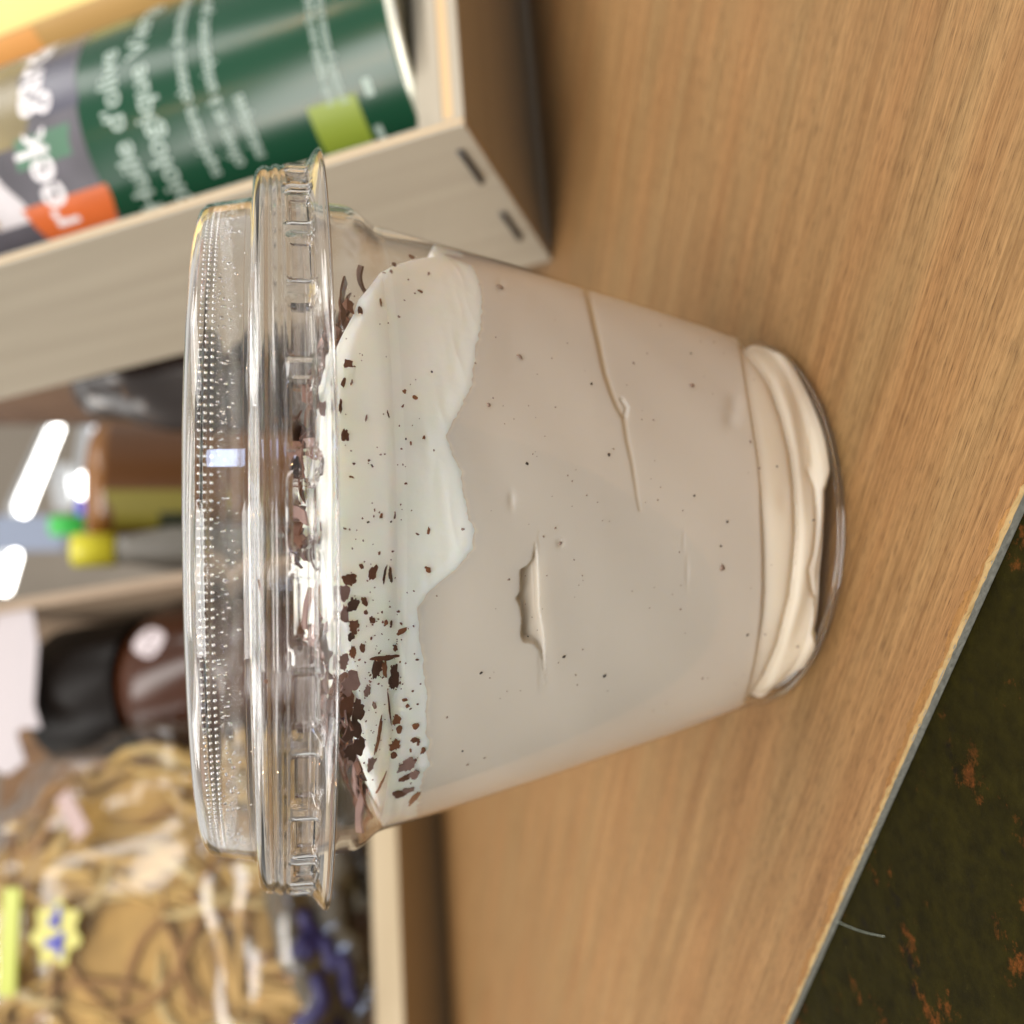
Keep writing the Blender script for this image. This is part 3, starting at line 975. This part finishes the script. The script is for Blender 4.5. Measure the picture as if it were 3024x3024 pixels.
# --- right crate
ex, ey, up = frame(32, -16.5)
P0 = onz(1630, 770)
DEP = 60.0
Q0 = P0 - ey * DEP
Mp = ply('poplar_ply', srgb(170, 163, 148), srgb(158, 151, 136), up, ey)
Mp2 = plain('ply_core', srgb(196, 170, 132), 0.7, 0.2)
crate = thing('wooden_crate', P0, 'pale plywood crate holding green tins, propped up on its back edge', 'crate', 'plywood display crates')
W = 230
panel('side_panel', crate, Q0, ex, ey, up, (0, 0, 0), (2.6, DEP, 330), 0, [Mp, Mp2])
panel('side_panel', crate, Q0, ex, ey, up, (W - 2.6, 0, 0), (W, DEP, 330), 0, [Mp, Mp2])
panel('front_lip', crate, Q0, ex, ey, up, (2.65, 0.3, 0.1), (W - 2.65, 10, 7.2), 2, [Mp, Mp2], 3)
panel('bottom_panel', crate, Q0, ex, ey, up, (2.65, 10.05, 0.15), (W - 2.65, DEP - 2.7, 14.6), 2, [Mp, Mp2], 3)
panel('back_panel', crate, Q0, ex, ey, up, (2.65, DEP - 2.6, 0.1), (W - 2.65, DEP - 0.05, 330), 1, [Mp, Mp2])
for b in (13.5, 39.5):
    pts = [Q0 + ex * (-0.35 + 0.0) + ey * (b + u) + up * (3.9 + v) for u, v in ((-6.2, 0.2), (-4, 0.1), (0, 0), (4, 0), (6.2, 0.1))]
    V, F = tube_geo(pts, 0.75, 6)
    make('staple', V, F, M_staple, crate)

# --- text helper
TXT_CACHE = {}


def text_geo(body, size):
    cu = bpy.data.curves.new('txt', 'FONT')
    cu.body = body
    cu.size = size
    cu.resolution_u = 3
    cu.offset = size * 0.012
    ob = bpy.data.objects.new('txt', cu)
    col.objects.link(ob)
    bpy.context.view_layer.update()
    me = bpy.data.meshes.new_from_object(ob.evaluated_get(bpy.context.evaluated_depsgraph_get()))
    V = np.array([v.co[:] for v in me.vertices]) if len(me.vertices) else np.zeros((0, 3))
    F = [list(p.vertices) for p in me.polygons]
    bpy.data.objects.remove(ob); bpy.data.curves.remove(cu); bpy.data.meshes.remove(me)
    return V, F


class Tin:
    def __init__(s, o, ex, ey, up, r):
        s.o, s.ex, s.ey, s.up, s.r = np.asarray(o), ex, ey, up, r

    def pt(s, a, h, dr=0.0):
        """a = angle from the front (-ey), + towards ex ; h along the tin"""
        a = np.asarray(a, float)[..., None]; h = np.asarray(h, float)[..., None]
        return s.o + (s.r + np.asarray(dr)) * (np.sin(a) * s.ex - np.cos(a) * s.ey) + h * s.up

    def hit(s, x, y):
        d = ray(x, y)
        c0 = CAM - s.o
        A1, B1 = d - (d @ s.up) * s.up, c0 - (c0 @ s.up) * s.up
        a, b, c = A1 @ A1, 2 * A1 @ B1, B1 @ B1 - s.r ** 2
        disc = b * b - 4 * a * c
        t_ = (-b - math.sqrt(max(disc, 0))) / (2 * a)
        p = CAM + d * t_ - s.o
        return math.atan2(p @ s.ex, -(p @ s.ey)), p @ s.up

    def patch(s, name, parent, mat, a0, a1, h0, h1, dr=0.08, n=24, wob=0.0):
        aa = np.linspace(a0, a1, n)
        V = np.concatenate([s.pt(aa, np.full(n, h0) + wob * np.sin(aa * 9), dr), s.pt(aa, np.full(n, h1) + wob * np.sin(aa * 7 + 1), dr)])
        return make(name, V, grid_faces(2, n, False), mat, parent)

    def text(s, name, parent, mat, body, a_left, h_base, size, dr=0.16, width=None, skew=0.0):
        V, F = text_geo(body, size)
        x_, y_ = V[:, 0], V[:, 1]
        if width:
            x_ = x_ * width / (x_.max() - x_.min())
        return make(name, s.pt(a_left + x_ / s.r, h_base + y_ + skew * x_, dr), F, mat, parent, False)


RC = 33.0
tin = Tin(Q0 + ex * 48.0 + ey * 33.0 + up * 14.7, ex, ey, up, RC)
M_green = plain('green_label', srgb(14, 62, 42), 0.22, 0.35, var=0.08, scale=20)
M_tin = plain('tinplate', srgb(205, 205, 190), 0.3, 0.5, metal=0.6)
M_ltxt = plain('label_print', srgb(158, 176, 168), 0.5)
M_lime = plain('lime_print', srgb(124, 142, 44), 0.4)
M_photo = plain('label_photo_grey', srgb(78, 76, 84), 0.35, 0.5, var=0.7, scale=60)
M_orange = plain('label_photo_orange', srgb(196, 96, 44), 0.35, 0.5, var=0.25, scale=50)
M_white = plain('print_white', srgb(222, 220, 224), 0.5)
can = thing('olive_oil_tin', tin.o, 'dark green tin with pale lettering and lime square in the pale crate', 'tin')
a_, h_top = tin.hit(250, 420)
HT = 330 - 14.7 - 60
V, F = lathe_geo(tin.o, ex, ey, up, [(0.01, 1.2), (RC - 3, 1.2), (RC - 1.2, 0.6), (RC - 0.3, 0.0), (RC + 0.25, 0.5), (RC + 0.3, 1.8), (RC - 0.1, 2.6), (RC, 3.4), (RC, HT - 3), (RC + 0.3, HT - 1), (RC, HT), (RC - 1.5, HT - 1.5), (0.01, HT - 1.5)], 96)
nf = 96
fm = []
for r in range(12):
    fm += [0 if r < 6 else 1] * nf
make('tin_body', V, F, None, can, mats=[M_tin, M_green], fmat=fm)
aL = tin.hit(420, 640)[0] if True else -1.2
tin.patch('label_photo', can, M_photo, -1.9, 1.6, h_top, h_top + 90, 0.06, 60)
ao, ho = tin.hit(250, 560)
tin.patch('photo_patch', can, M_orange, -1.9, tin.hit(230, 470)[0] - 0.22, h_top + 0.2, h_top + 24, 0.12, 24, 1.5)
for nm_, colr, p0, p1, h0_, h1_, wb in (('navy_picture', (58, 58, 76), (170, 330), (150, 150), 0.3, 12, 1.0), ('olive_picture', (112, 100, 62), (90, 420), (60, 190), 17, 40, 2.0), ('leaf_picture', (70, 110, 88), (170, 470), (120, 390), 3, 22, 1.5),
                                   ('ribbon_picture', (196, 192, 196), (140, 640), (60, 500), 26, 34, 2.5), ('bread_picture', (150, 124, 88), (120, 640), (60, 560), 36, 60, 2.0)):
    tin.patch('photo_patch', can, plain(nm_, srgb(*colr), 0.35, 0.5, var=0.4, scale=70), tin.hit(*p0)[0], tin.hit(*p1)[0], h_top + h0_, h_top + h1_, 0.10, 16, wb)
# lettering, each line placed where the photo has it


def at(x, y):
    return tin.hit(x, y)


for body, (x0, y0), (x1, y1), size, m_, nm in (
        ('reek garden', (236, 645), (140, 120), 14.5, M_white, 'lettering'),
        ("Huile d'olive", (452, 560), (330, 175), 8.6, M_ltxt, 'lettering'),
        ('biologique Vierge Extra', (545, 545), (430, 60), 8.6, M_ltxt, 'lettering'),
        ('supérieure obtenue directement des', (650, 500), (545, 0), 5.4, M_ltxt, 'lettering'),
        ('olives et à uniquement par des', (720, 470), (610, 0), 5.4, M_ltxt, 'lettering'),
        ('mécaniques', (780, 445), (720, 285), 5.2, M_ltxt, 'lettering'),
        ('huile végétale pour la cuisine', (985, 290), (890, 0), 3.4, M_ltxt, 'lettering'),
        ('première pression à froid', (1020, 285), (940, 0), 3.4, M_ltxt, 'lettering')):
    A0, H0 = at(x0, y0)
    A1, H1 = at(x1, y1)
    w_ = {'reek garden': 1.12, "Huile d'olive": 1.22, 'biologique Vierge Extra': 1.75}.get(body, 1.15) * abs(A1 - A0) * RC
    tin.text(nm, can, m_, body, A0 - (0.16 if size > 8 and body[0] != 'r' else 0.04), H0, size, 0.18, w_)
A0, H0 = at(1000, 440); A1, H1 = at(1000, 290)
sq = tin.patch('lime_square', can, M_lime, A0 - 0.02, A1, at(1085, 370)[1], at(925, 370)[1], 0.16, 8)
tin.patch('small_mark', can, M_ltxt, A0 - 0.02, A0 + 0.08, at(1130, 380)[1], at(1108, 380)[1], 0.16, 6)
tin.patch('small_mark', can, M_ltxt, A1 - 0.05, A1 + 0.07, at(1115, 300)[1], at(1090, 300)[1], 0.16, 6)

tin2 = Tin(Q0 + ex * 117.0 + ey * 33.0 + up * 14.7, ex, ey, up, RC)
can2 = thing('oil_tin', tin2.o, 'tin with yellow and gold label standing right of the green tin', 'tin')
V, F = lathe_geo(tin2.o, ex, ey, up, [(0.01, 1.2), (RC - 3, 1.2), (RC - 0.3, 0.0), (RC + 0.3, 1.0), (RC, 3), (RC, HT - 3), (RC + 0.3, HT - 1), (RC - 1.5, HT - 1.5), (0.01, HT - 1.5)], 64)
make('tin_body', V, F, plain('gold_tin', srgb(186, 150, 92), 0.35, 0.5, var=0.1, scale=20), can2)
tin2.patch('label', can2, plain('yellow_label', srgb(236, 212, 130), 0.4, 0.5, var=0.15, scale=25), -1.0, 1.5, 90, 200, 0.08, 30)
tin2.patch('label_stripe', can2, plain('orange_stripe', srgb(222, 160, 90), 0.4), -1.35, -1.02, 120, 150, 0.1, 8)

# --- left crate
exl, eyl, upl = frame(33, -15)
C0 = onz(1305, 2560)
DL = 43.0
F0 = C0 - eyl * DL
Mpl = ply('poplar_ply_warm', srgb(180, 166, 140), srgb(162, 147, 119), exl, upl)
Mgr = ply('shaded_ply', srgb(158, 140, 120), srgb(134, 116, 98), upl, eyl)  # darker tone puts the side panel's shade into its colour
Mbr = ply('brown_ply', srgb(112, 84, 56), srgb(84, 60, 38), upl, exl)
crate2 = thing('wooden_crate', C0, 'pale plywood crate holding the dark jar and bag of noodles behind the cup', 'crate', 'plywood display crates')
XR = 142.0
XL = -170.0
panel('front_lip', crate2, F0, exl, eyl, upl, (XL + 2.7, 0, 0), (XR - 5.1, 6, 12.5), 2, [Mpl, Mpl], 1)
panel('bottom_panel', crate2, F0, exl, eyl, upl, (XL + 2.7, 6.05, 0.2), (XR - 5.1, 110, 5), 2, [Mpl, Mp2])
panel('side_panel', crate2, F0, exl, eyl, upl, (XR - 5, 0, 0), (XR, 113, 330), 0, [Mgr, Mgr])
panel('side_panel', crate2, F0, exl, eyl, upl, (XL, 0, 0), (XL + 2.6, 113, 330), 0, [Mpl, Mp2])
panel('back_panel', crate2, F0, exl, eyl, upl, (XL + 2.7, 110.1, 0), (XR - 5.1, 112.9, 330), 1, [Mbr, Mbr])


def inL(a, b, c):
    return F0 + exl * a + eyl * b + upl * c


def hitL(x, y, b):
    """pixel -> (a, c) on the plane b of the left crate"""
    d_ = ray(x, y)
    k = ((F0 + eyl * b - CAM) @ eyl) / (d_ @ eyl)
    p = CAM + d_ * k - F0
    return p @ exl, p @ upl


# dark amber jar with a black lid
aj, cj = hitL(330, 2005, 9)
RJ = 39.0
M_amber = plain('amber_glass', srgb(58, 28, 11), 0.16, 0.4, var=0.35, scale=25)
M_black = plain('black_cap', srgb(16, 11, 8), 0.35, 0.1)
jo = inL(aj, 44, 5.1)
jar = thing('amber_jar', jo, 'dark amber glass jar with black lid in the crate behind the cup', 'jar')
V, F = lathe_geo(jo, exl, eyl, upl, [(0.01, 0), (RJ - 4, 0), (RJ, 4), (RJ, cj - 22), (RJ - 2, cj - 14), (RJ - 6, cj - 8), (RJ - 7, cj - 3), (0.01, cj - 3)], 64)
make('jar_body', V, F, M_amber, jar)
V, F = lathe_geo(jo, exl, eyl, upl, [(RJ - 5, cj - 5), (RJ - 3.5, cj - 4.6), (RJ - 3.2, cj - 3), (RJ - 3.4, cj + 50), (RJ - 4.6, cj + 52), (0.01, cj + 52)], 64)
make('lid', V, F, M_black, jar)
jt = Tin(jo, exl, eyl, upl, RJ)
aw, hw = jt.hit(440, 1895)
aa = np.linspace(0, 2 * np.pi, 24, endpoint=False)
V = np.concatenate([jt.pt(aw + 0.21 * np.cos(aa) * (1 + 0.2 * np.sin(2 * aa)), hw + 9 * np.sin(aa), 0.15), [jt.pt(aw, hw, 0.2)]])
make('round_sticker', V, [(i, (i + 1) % 24, 24) for i in range(24)], plain('sticker_white', srgb(206, 196, 200), 0.6), jar)

# pale card standing above the jar
M_card = plain('pale_card', srgb(172, 165, 168), 0.55, var=0.06, scale=30)
poly = [(-10, 1790), (95, 1800), (112, 1900), (105, 2010), (100, 2080), (120, 2150), (60, 2150), (50, 2170), (75, 2250), (20, 2290), (-60, 2250)]
front_, back_ = [], []
for x_, y_ in poly:
    a1, c1 = hitL(x_, y_, 3)
    front_.append(inL(a1, 3, c1)); back_.append(inL(a1, 4.0, c1))
npg = len(poly)
V = np.array(front_ + back_)
F = [list(range(npg)), list(range(npg, 2 * npg))[::-1]] + [(i, npg + i, npg + (i + 1) % npg, (i + 1) % npg) for i in range(npg)]
tag(make('price_card', V, F, M_card, None, False), 'pale torn card standing above the black jar lid', 'card')

# bag of golden noodles
ab, cb = hitL(520, 2800, 18)
BR = np.array([100.0, 42.0, 104.0])
bo = inL(ab, 16, cb)
bag = thing('noodle_bag', inL(ab, 30, 5.1), 'clear shiny bag of golden brown dried noodles in the crate behind the cup', 'bag')


def bag_pt(lon, lat, k=1.0):
    cx_, sx_ = np.cos(lon), np.sin(lon)
    cl, sl = np.cos(lat), np.sin(lat)
    e = 0.75
    f = lambda v: np.sign(v) * np.abs(v) ** e
    x_, y_, z_ = BR[0] * f(cl) * f(sx_) * k, -BR[1] * f(cl) * f(cx_) * k, BR[2] * f(sl) * k
    w = 1 + 0.035 * np.sin(7 * lon + 3 * lat) + 0.03 * np.sin(13 * lat - 4 * lon) + 0.02 * np.sin(19 * lon + 9 * lat)
    return bo + (x_ * w)[..., None] * exl + (y_ * w)[..., None] * eyl + (z_ * w)[..., None] * upl


lo_, la_ = np.meshgrid(np.linspace(-np.pi, np.pi, 97)[:-1], np.linspace(-1.5, 1.5, 60))
V = bag_pt(lo_, la_).reshape(-1, 3)
M_film = film('bag_film', 0.96, 0.8, 0.12, 0.045, 4.0, bump=0.28, bscale=24)
make('bag_film', V, grid_faces(60, 96), M_film, bag)
V = bag_pt(lo_, la_, 0.80).reshape(-1, 3)
make('noodle_mass', V, grid_faces(60, 96), plain('noodle_mass', srgb(158, 126, 68), 0.7, 0.3, var=0.5, scale=60), bag)
M_nood = [plain('noodle_gold', srgb(176, 144, 78), 0.5, 0.4, var=0.2, scale=60), plain('noodle_tan', srgb(168, 136, 76), 0.5, 0.4, var=0.2, scale=60),
          plain('noodle_brown', srgb(136, 100, 52), 0.55, 0.3, var=0.3, scale=60), plain('noodle_grey', srgb(172, 150, 98), 0.5, 0.4, var=0.2, scale=60)]
for k in range(290):
    lon, lat = random.uniform(-1.35, 1.35), random.uniform(-1.2, 1.15)
    dirn = random.uniform(0, 2 * math.pi) if random.random() < 0.35 else random.gauss(1.3, 0.45)
    Ls = random.uniform(0.25, 0.6)
    s = np.linspace(-0.5, 0.5, 9)
    cvt = random.uniform(-0.5, 0.5)
    l1 = lon + Ls * (math.cos(dirn) * s - math.sin(dirn) * cvt * s * s * 2)
    l2 = np.clip(lat + Ls * (math.sin(dirn) * s + math.cos(dirn) * cvt * s * s * 2), -1.35, 1.35)
    pts = bag_pt(l1, l2, random.uniform(0.80, 0.92))
    rr_ = random.uniform(1.1, 2.9)
    V, F = tube_geo(pts, rr_ * (1 - 0.5 * np.abs(2 * s) ** 3), 6)
    mi = 2 if random.random() < 0.16 else random.choice([0, 0, 1, 1, 3])
    make('noodle', V, F, M_nood[mi], bag)
# blue print streaks near the bottom of the bag
M_navy = plain('navy_print', srgb(34, 30, 78), 0.5)


def bag_hit(x, y, k):
    """pixel -> point on the bag film (walk the ray in)"""
    d_ = ray(x, y)
    best, bp_ = 1e9, None
    for lo1 in np.linspace(-1.4, 1.4, 57):
        P_ = bag_pt(np.full(57, lo1), np.linspace(-1.4, 1.4, 57), k)
        q_ = px(P_)
        e_ = np.hypot(q_[:, 0] - x, q_[:, 1] - y)
        i = e_.argmin()
        if e_[i] < best:
            best, bp_ = e_[i], (lo1, np.linspace(-1.4, 1.4, 57)[i])
    return bp_


for pl in ([(900, 2690), (945, 2790), (900, 2820)], [(960, 2760), (985, 2840)], [(1005, 2820), (1035, 2880), (1030, 2960)], [(930, 2900), (950, 2960), (870, 3010)], [(985, 3010), (940, 3060)], [(905, 2780), (870, 2800)]):
    pp = [bag_hit(x_, y_, 1.004) for x_, y_ in pl]
    l1 = np.interp(np.linspace(0, 1, 8), np.linspace(0, 1, len(pp)), [p[0] for p in pp])
    l2 = np.interp(np.linspace(0, 1, 8), np.linspace(0, 1, len(pp)), [p[1] for p in pp])
    V, F = tube_geo(bag_pt(l1, l2, 1.004), 3.2, 6)
    make('print_streak', V, F, M_navy, bag)

# dark printed band along the bottom of the bag
lo1, la1 = np.meshgrid(np.linspace(-1.1, 1.5, 30), np.linspace(-1.45, -0.78, 12))
la1 = la1 + 0.10 * np.sin(6 * lo1) * (la1 > -0.9)
make('printed_band', bag_pt(lo1, la1, 0.97).reshape(-1, 3), grid_faces(12, 30, False), plain('dark_band', srgb(66, 56, 30), 0.5, var=0.6, scale=70), bag)

# star price sticker and the yellow tag above it
M_star = plain('pale_yellow_sticker', srgb(186, 182, 104), 0.5, 0.4)
M_blue = plain('blue_ink', srgb(40, 44, 170), 0.5)


def plate(name, parent, cx, cy, rad_px, star, b, mat, squash=1.0, n=64):
    a0, c0 = hitL(cx, cy, b)
    sc = ((inL(a0, b, c0) - CAM) @ FW) / FPX
    ang = np.linspace(0, 2 * np.pi, n, endpoint=False)
    r_ = rad_px * sc * (1 + star * np.cos(7 * ang + 0.4))
    f_ = np.array([inL(a0 + r * math.cos(t_), b, c0 + squash * r * math.sin(t_)) for r, t_ in zip(r_, ang)])
    bk = f_ + eyl * 0.5
    V = np.concatenate([f_, bk])
    F = [list(range(n)), list(range(n, 2 * n))[::-1]] + [(i, n + i, n + (i + 1) % n, (i + 1) % n) for i in range(n)]
    return make(name, V, F, mat, parent, False)


star = thing('star_price_sticker', inL(*(lambda q_: (q_[0], -30, q_[1]))(hitL(165, 2755, -30))), 'pale yellow star-shaped price sticker with blue ink on the noodle bag', 'sticker')
plate('star_plate', star, 165, 2755, 84, 0.16, -30, M_star)
for cx_, cy_, w_, h_ in ((170, 2708, 8.5, 3.2), (160, 2722, 3.4, 6.0), (178, 2764, 3.0, 4.0), (160, 2786, 3.6, 9.5), (176, 2800, 7.0, 3.0)):
    a0, c0 = hitL(cx_, cy_, -30.4)
    V, F = box_geo(inL(a0, -30.4, c0), exl, eyl, upl, (-w_ / 2, -0.15, -h_ / 2), (w_ / 2, 0.15, h_ / 2), 0.05)
    make('ink_stroke', V, F, M_blue, star, False)
tg_ = hitL(30, 2780, -28)
V, F = box_geo(inL(tg_[0], -28, tg_[1]), exl, eyl, upl, (-22, -1, -5), (22, 1, 5), 0.8)
tag(make('yellow_tag', V, F, plain('yellow_tag', srgb(166, 174, 70), 0.3, 0.6), None, False), 'bright yellow tag strip above the star price sticker', 'tag')
pk = hitL(215, 2405, -26)
V, F = box_geo(inL(pk[0], -26, pk[1]), exl * 0.82 + upl * 0.57, eyl, upl * 0.82 - exl * 0.57, (-11, -0.6, -4.5), (11, 0.6, 4.5), 0.5)
tag(make('pink_label', V, F, plain('pink_label', srgb(164, 142, 138), 0.5), None, False), 'small dusty pink paper label slanted on the noodle bag', 'label')

# ------------------------------------------------------------------ what stands behind, seen through the gap between the crates
M_honey = plain('honey', srgb(122, 78, 26), 0.25, 0.5, var=0.25, scale=20)
c_ = ondepth(450, 1455, 620)
RH = 43.0
ho_ = np.array([c_[0], c_[1], 0.0])
hz_top = ondepth(285, 1455, 620)[2]
honey = thing('honey_jar', ho_, 'orange amber honey jar between the two crates', 'jar')
V, F = lathe_geo(ho_, EX, EY, EZ, [(0.01, 0), (RH - 4, 0), (RH, 5), (RH, hz_top - 10), (RH - 3, hz_top - 3), (RH - 8, hz_top), (0.01, hz_top)], 48)
make('jar_body', V, F, M_honey, honey)
ht_ = Tin(ho_, EX, EY, EZ, RH)
ht_.patch('jar_label', honey, plain('brown_label', srgb(90, 56, 24), 0.4, var=0.2, scale=20), -0.75, 1.2, hz_top - 62, hz_top - 12, 0.15, 20)
a1, h1 = ht_.hit(470, 1500)
ht_.patch('leaf_print', honey, plain('olive_print', srgb(120, 112, 26), 0.5), a1 - 0.28, a1 + 0.24, hz_top - 60, hz_top - 14, 0.3, 14, 3)
a1, h1 = ht_.hit(500, 1545)
ht_.patch('leaf_print', honey, plain('dark_leaf_print', srgb(38, 44, 22), 0.5), a1 - 0.12, a1 + 0.16, h1 - 18, h1 + 8, 0.45, 14, 3)


def bottle(name, x, y, xbot, dep, wpx, body, cap, label, capx):
    c = ondepth(x, y, dep)
    sc = dep / FPX
    r = wpx * sc / 2
    ztop = ondepth(x, y, dep)[2]
    zc = ondepth(capx, y, dep)[2]
    o = np.array([c[0], c[1], 0.0])
    th_ = thing(name, o, label, 'bottle')
    V, F = lathe_geo(o, EX, EY, EZ, [(0.01, 0), (r * 1.25, 0), (r * 1.35, 4), (r * 1.35, zc - 30), (r * 0.9, zc - 8), (r * 0.85, zc), (0.01, zc)], 32)
    make('bottle_body', V, F, body, th_)
    V, F = lathe_geo(o, EX, EY, EZ, [(r * 0.85, zc - 1), (r, zc - 0.5), (r, ztop - 2), (r * 0.9, ztop), (0.01, ztop)], 32)
    make('cap', V, F, cap, th_)


M_gbot = plain('grey_plastic', srgb(120, 118, 112), 0.4)
bottle('yellow_cap_bottle', 215, 1625, 330, 560, 100, M_gbot, plain('yellow_cap', srgb(214, 208, 58), 0.35), 'bottle with yellow cap in front of the honey jar', 335)
bottle('green_cap_bottle', 150, 1552, 230, 900, 62, M_gbot, plain('green_cap', srgb(64, 190, 84), 0.35), 'bottle with bright green cap behind the yellow capped bottle', 245)
bottle('blue_cap_bottle', 232, 1505, 330, 1000, 70, M_gbot, plain('blue_cap', srgb(72, 82, 214), 0.35), 'bottle with blue cap left of the green capped bottle', 330)
# dark packets right of the gap
M_dark = plain('dark_packet', srgb(42, 34, 32), 0.22, 0.6, var=0.7, scale=25, bump=1.0, bscale=30)
o = ondepth(380, 1110, 480)
sh = []
lo_, la_ = np.meshgrid(np.linspace(-np.pi, np.pi, 49)[:-1], np.linspace(-1.55, 1.55, 30))
w = 1 + 0.10 * np.sin(5 * lo_ + 2 * la_) + 0.07 * np.sin(9 * la_ - 3 * lo_)
ztop = ondepth(215, 1110, 480)[2]
V = np.stack([o[0] + 26 * np.cos(la_) ** 0.6 * np.sin(lo_) * w, o[1] - 18 * np.cos(la_) ** 0.6 * np.cos(lo_) * w, ztop / 2 + ztop / 2 * np.sin(la_)], -1).reshape(-1, 3)
tag(make('dark_packet', V, grid_faces(30, 48), M_dark, None), 'crumpled shiny dark packet standing beside the pale crate', 'packet')
# brown post behind the packet
a0 = ondepth(100, 1185, 640); 
V, F = box_geo(np.array([a0[0], a0[1], 0]), EX, EY, EZ, (-14, -14, 0), (14, 14, 520), 1.5)
tag(make('wooden_post', V, F, wood('brown_post', srgb(122, 98, 80), srgb(84, 64, 50), srgb(60, 44, 34), 0, 150, 9, rough=0.6), None, False), 'dull brown wooden post behind the dark packet', 'post')
# grey-blue slanted board far back
p1 = ondepth(60, 1575, 1500)
V, F = box_geo(p1, EX, EY, EZ, (-26, -10, -60), (26, 10, 34), 2)
sb = tag(make('grey_blue_box', V, F, plain('grey_blue', srgb(140, 152, 176), 0.5), None, False), 'grey blue box far behind the bottles', 'box')
# far shelving: plain upright panel closing the view
p2 = ondepth(150, 1450, 3600)
V, F = box_geo(p2, EX, EY, EZ, (-1600, 0, -1600), (1600, 40, 1500), 5)
tag(make('back_wall', V, F, plain('back_wall', srgb(150, 140, 128), 0.8, var=0.3, scale=3), None, False), kind='structure')
# fluorescent tubes of the shop
M_tube = plain('lit_tube', (1.0, 0.98, 0.94, 1), 0.4, emit=9.0)
M_tray = plain('lit_tray', (0.95, 0.96, 1.0, 1), 0.5, emit=1.0)
M_hous = plain('lamp_housing', srgb(200, 204, 208), 0.5)


def lamp(pa, da, pb, db, r, label, mat=M_tube, ra=None):
    A_, B_ = ondepth(*pa, da), ondepth(*pb, db)
    th_ = thing('fluorescent_lamp', A_, label, 'lamp', 'shop lamps')
    s = np.linspace(0, 1, 6)[:, None]
    V, F = tube_geo(A_ + (B_ - A_) * s, r, 12)
    make('tube', V, F, mat, th_)
    dirv = (B_ - A_) / np.linalg.norm(B_ - A_)
    sd = np.cross(dirv, EZ); sd /= np.linalg.norm(sd)
    un = np.cross(sd, dirv)
    V, F = box_geo(A_, dirv, sd, un, (-10, -r * 1.6, r * 1.5), (np.linalg.norm(B_ - A_) + 10, r * 1.6, r * 3), 1)
    make('housing', V, F, M_hous, th_, False)


lamp((70, 1508), 2300, (172, 1262), 3000, 11, 'long bright fluorescent lamp in the gap above the bottles')
lamp((14, 1738), 2300, (44, 1640), 2600, 12, 'short bright fluorescent lamp end beside the left crate')
lamp((262, 1450), 1500, (265, 1418), 1520, 16, 'bright stubby white lamp above the blue capped bottle')
lamp((275, 1430), 1540, (288, 1250), 1900, 9, 'dim tapering white lamp behind the honey jar', M_tray)
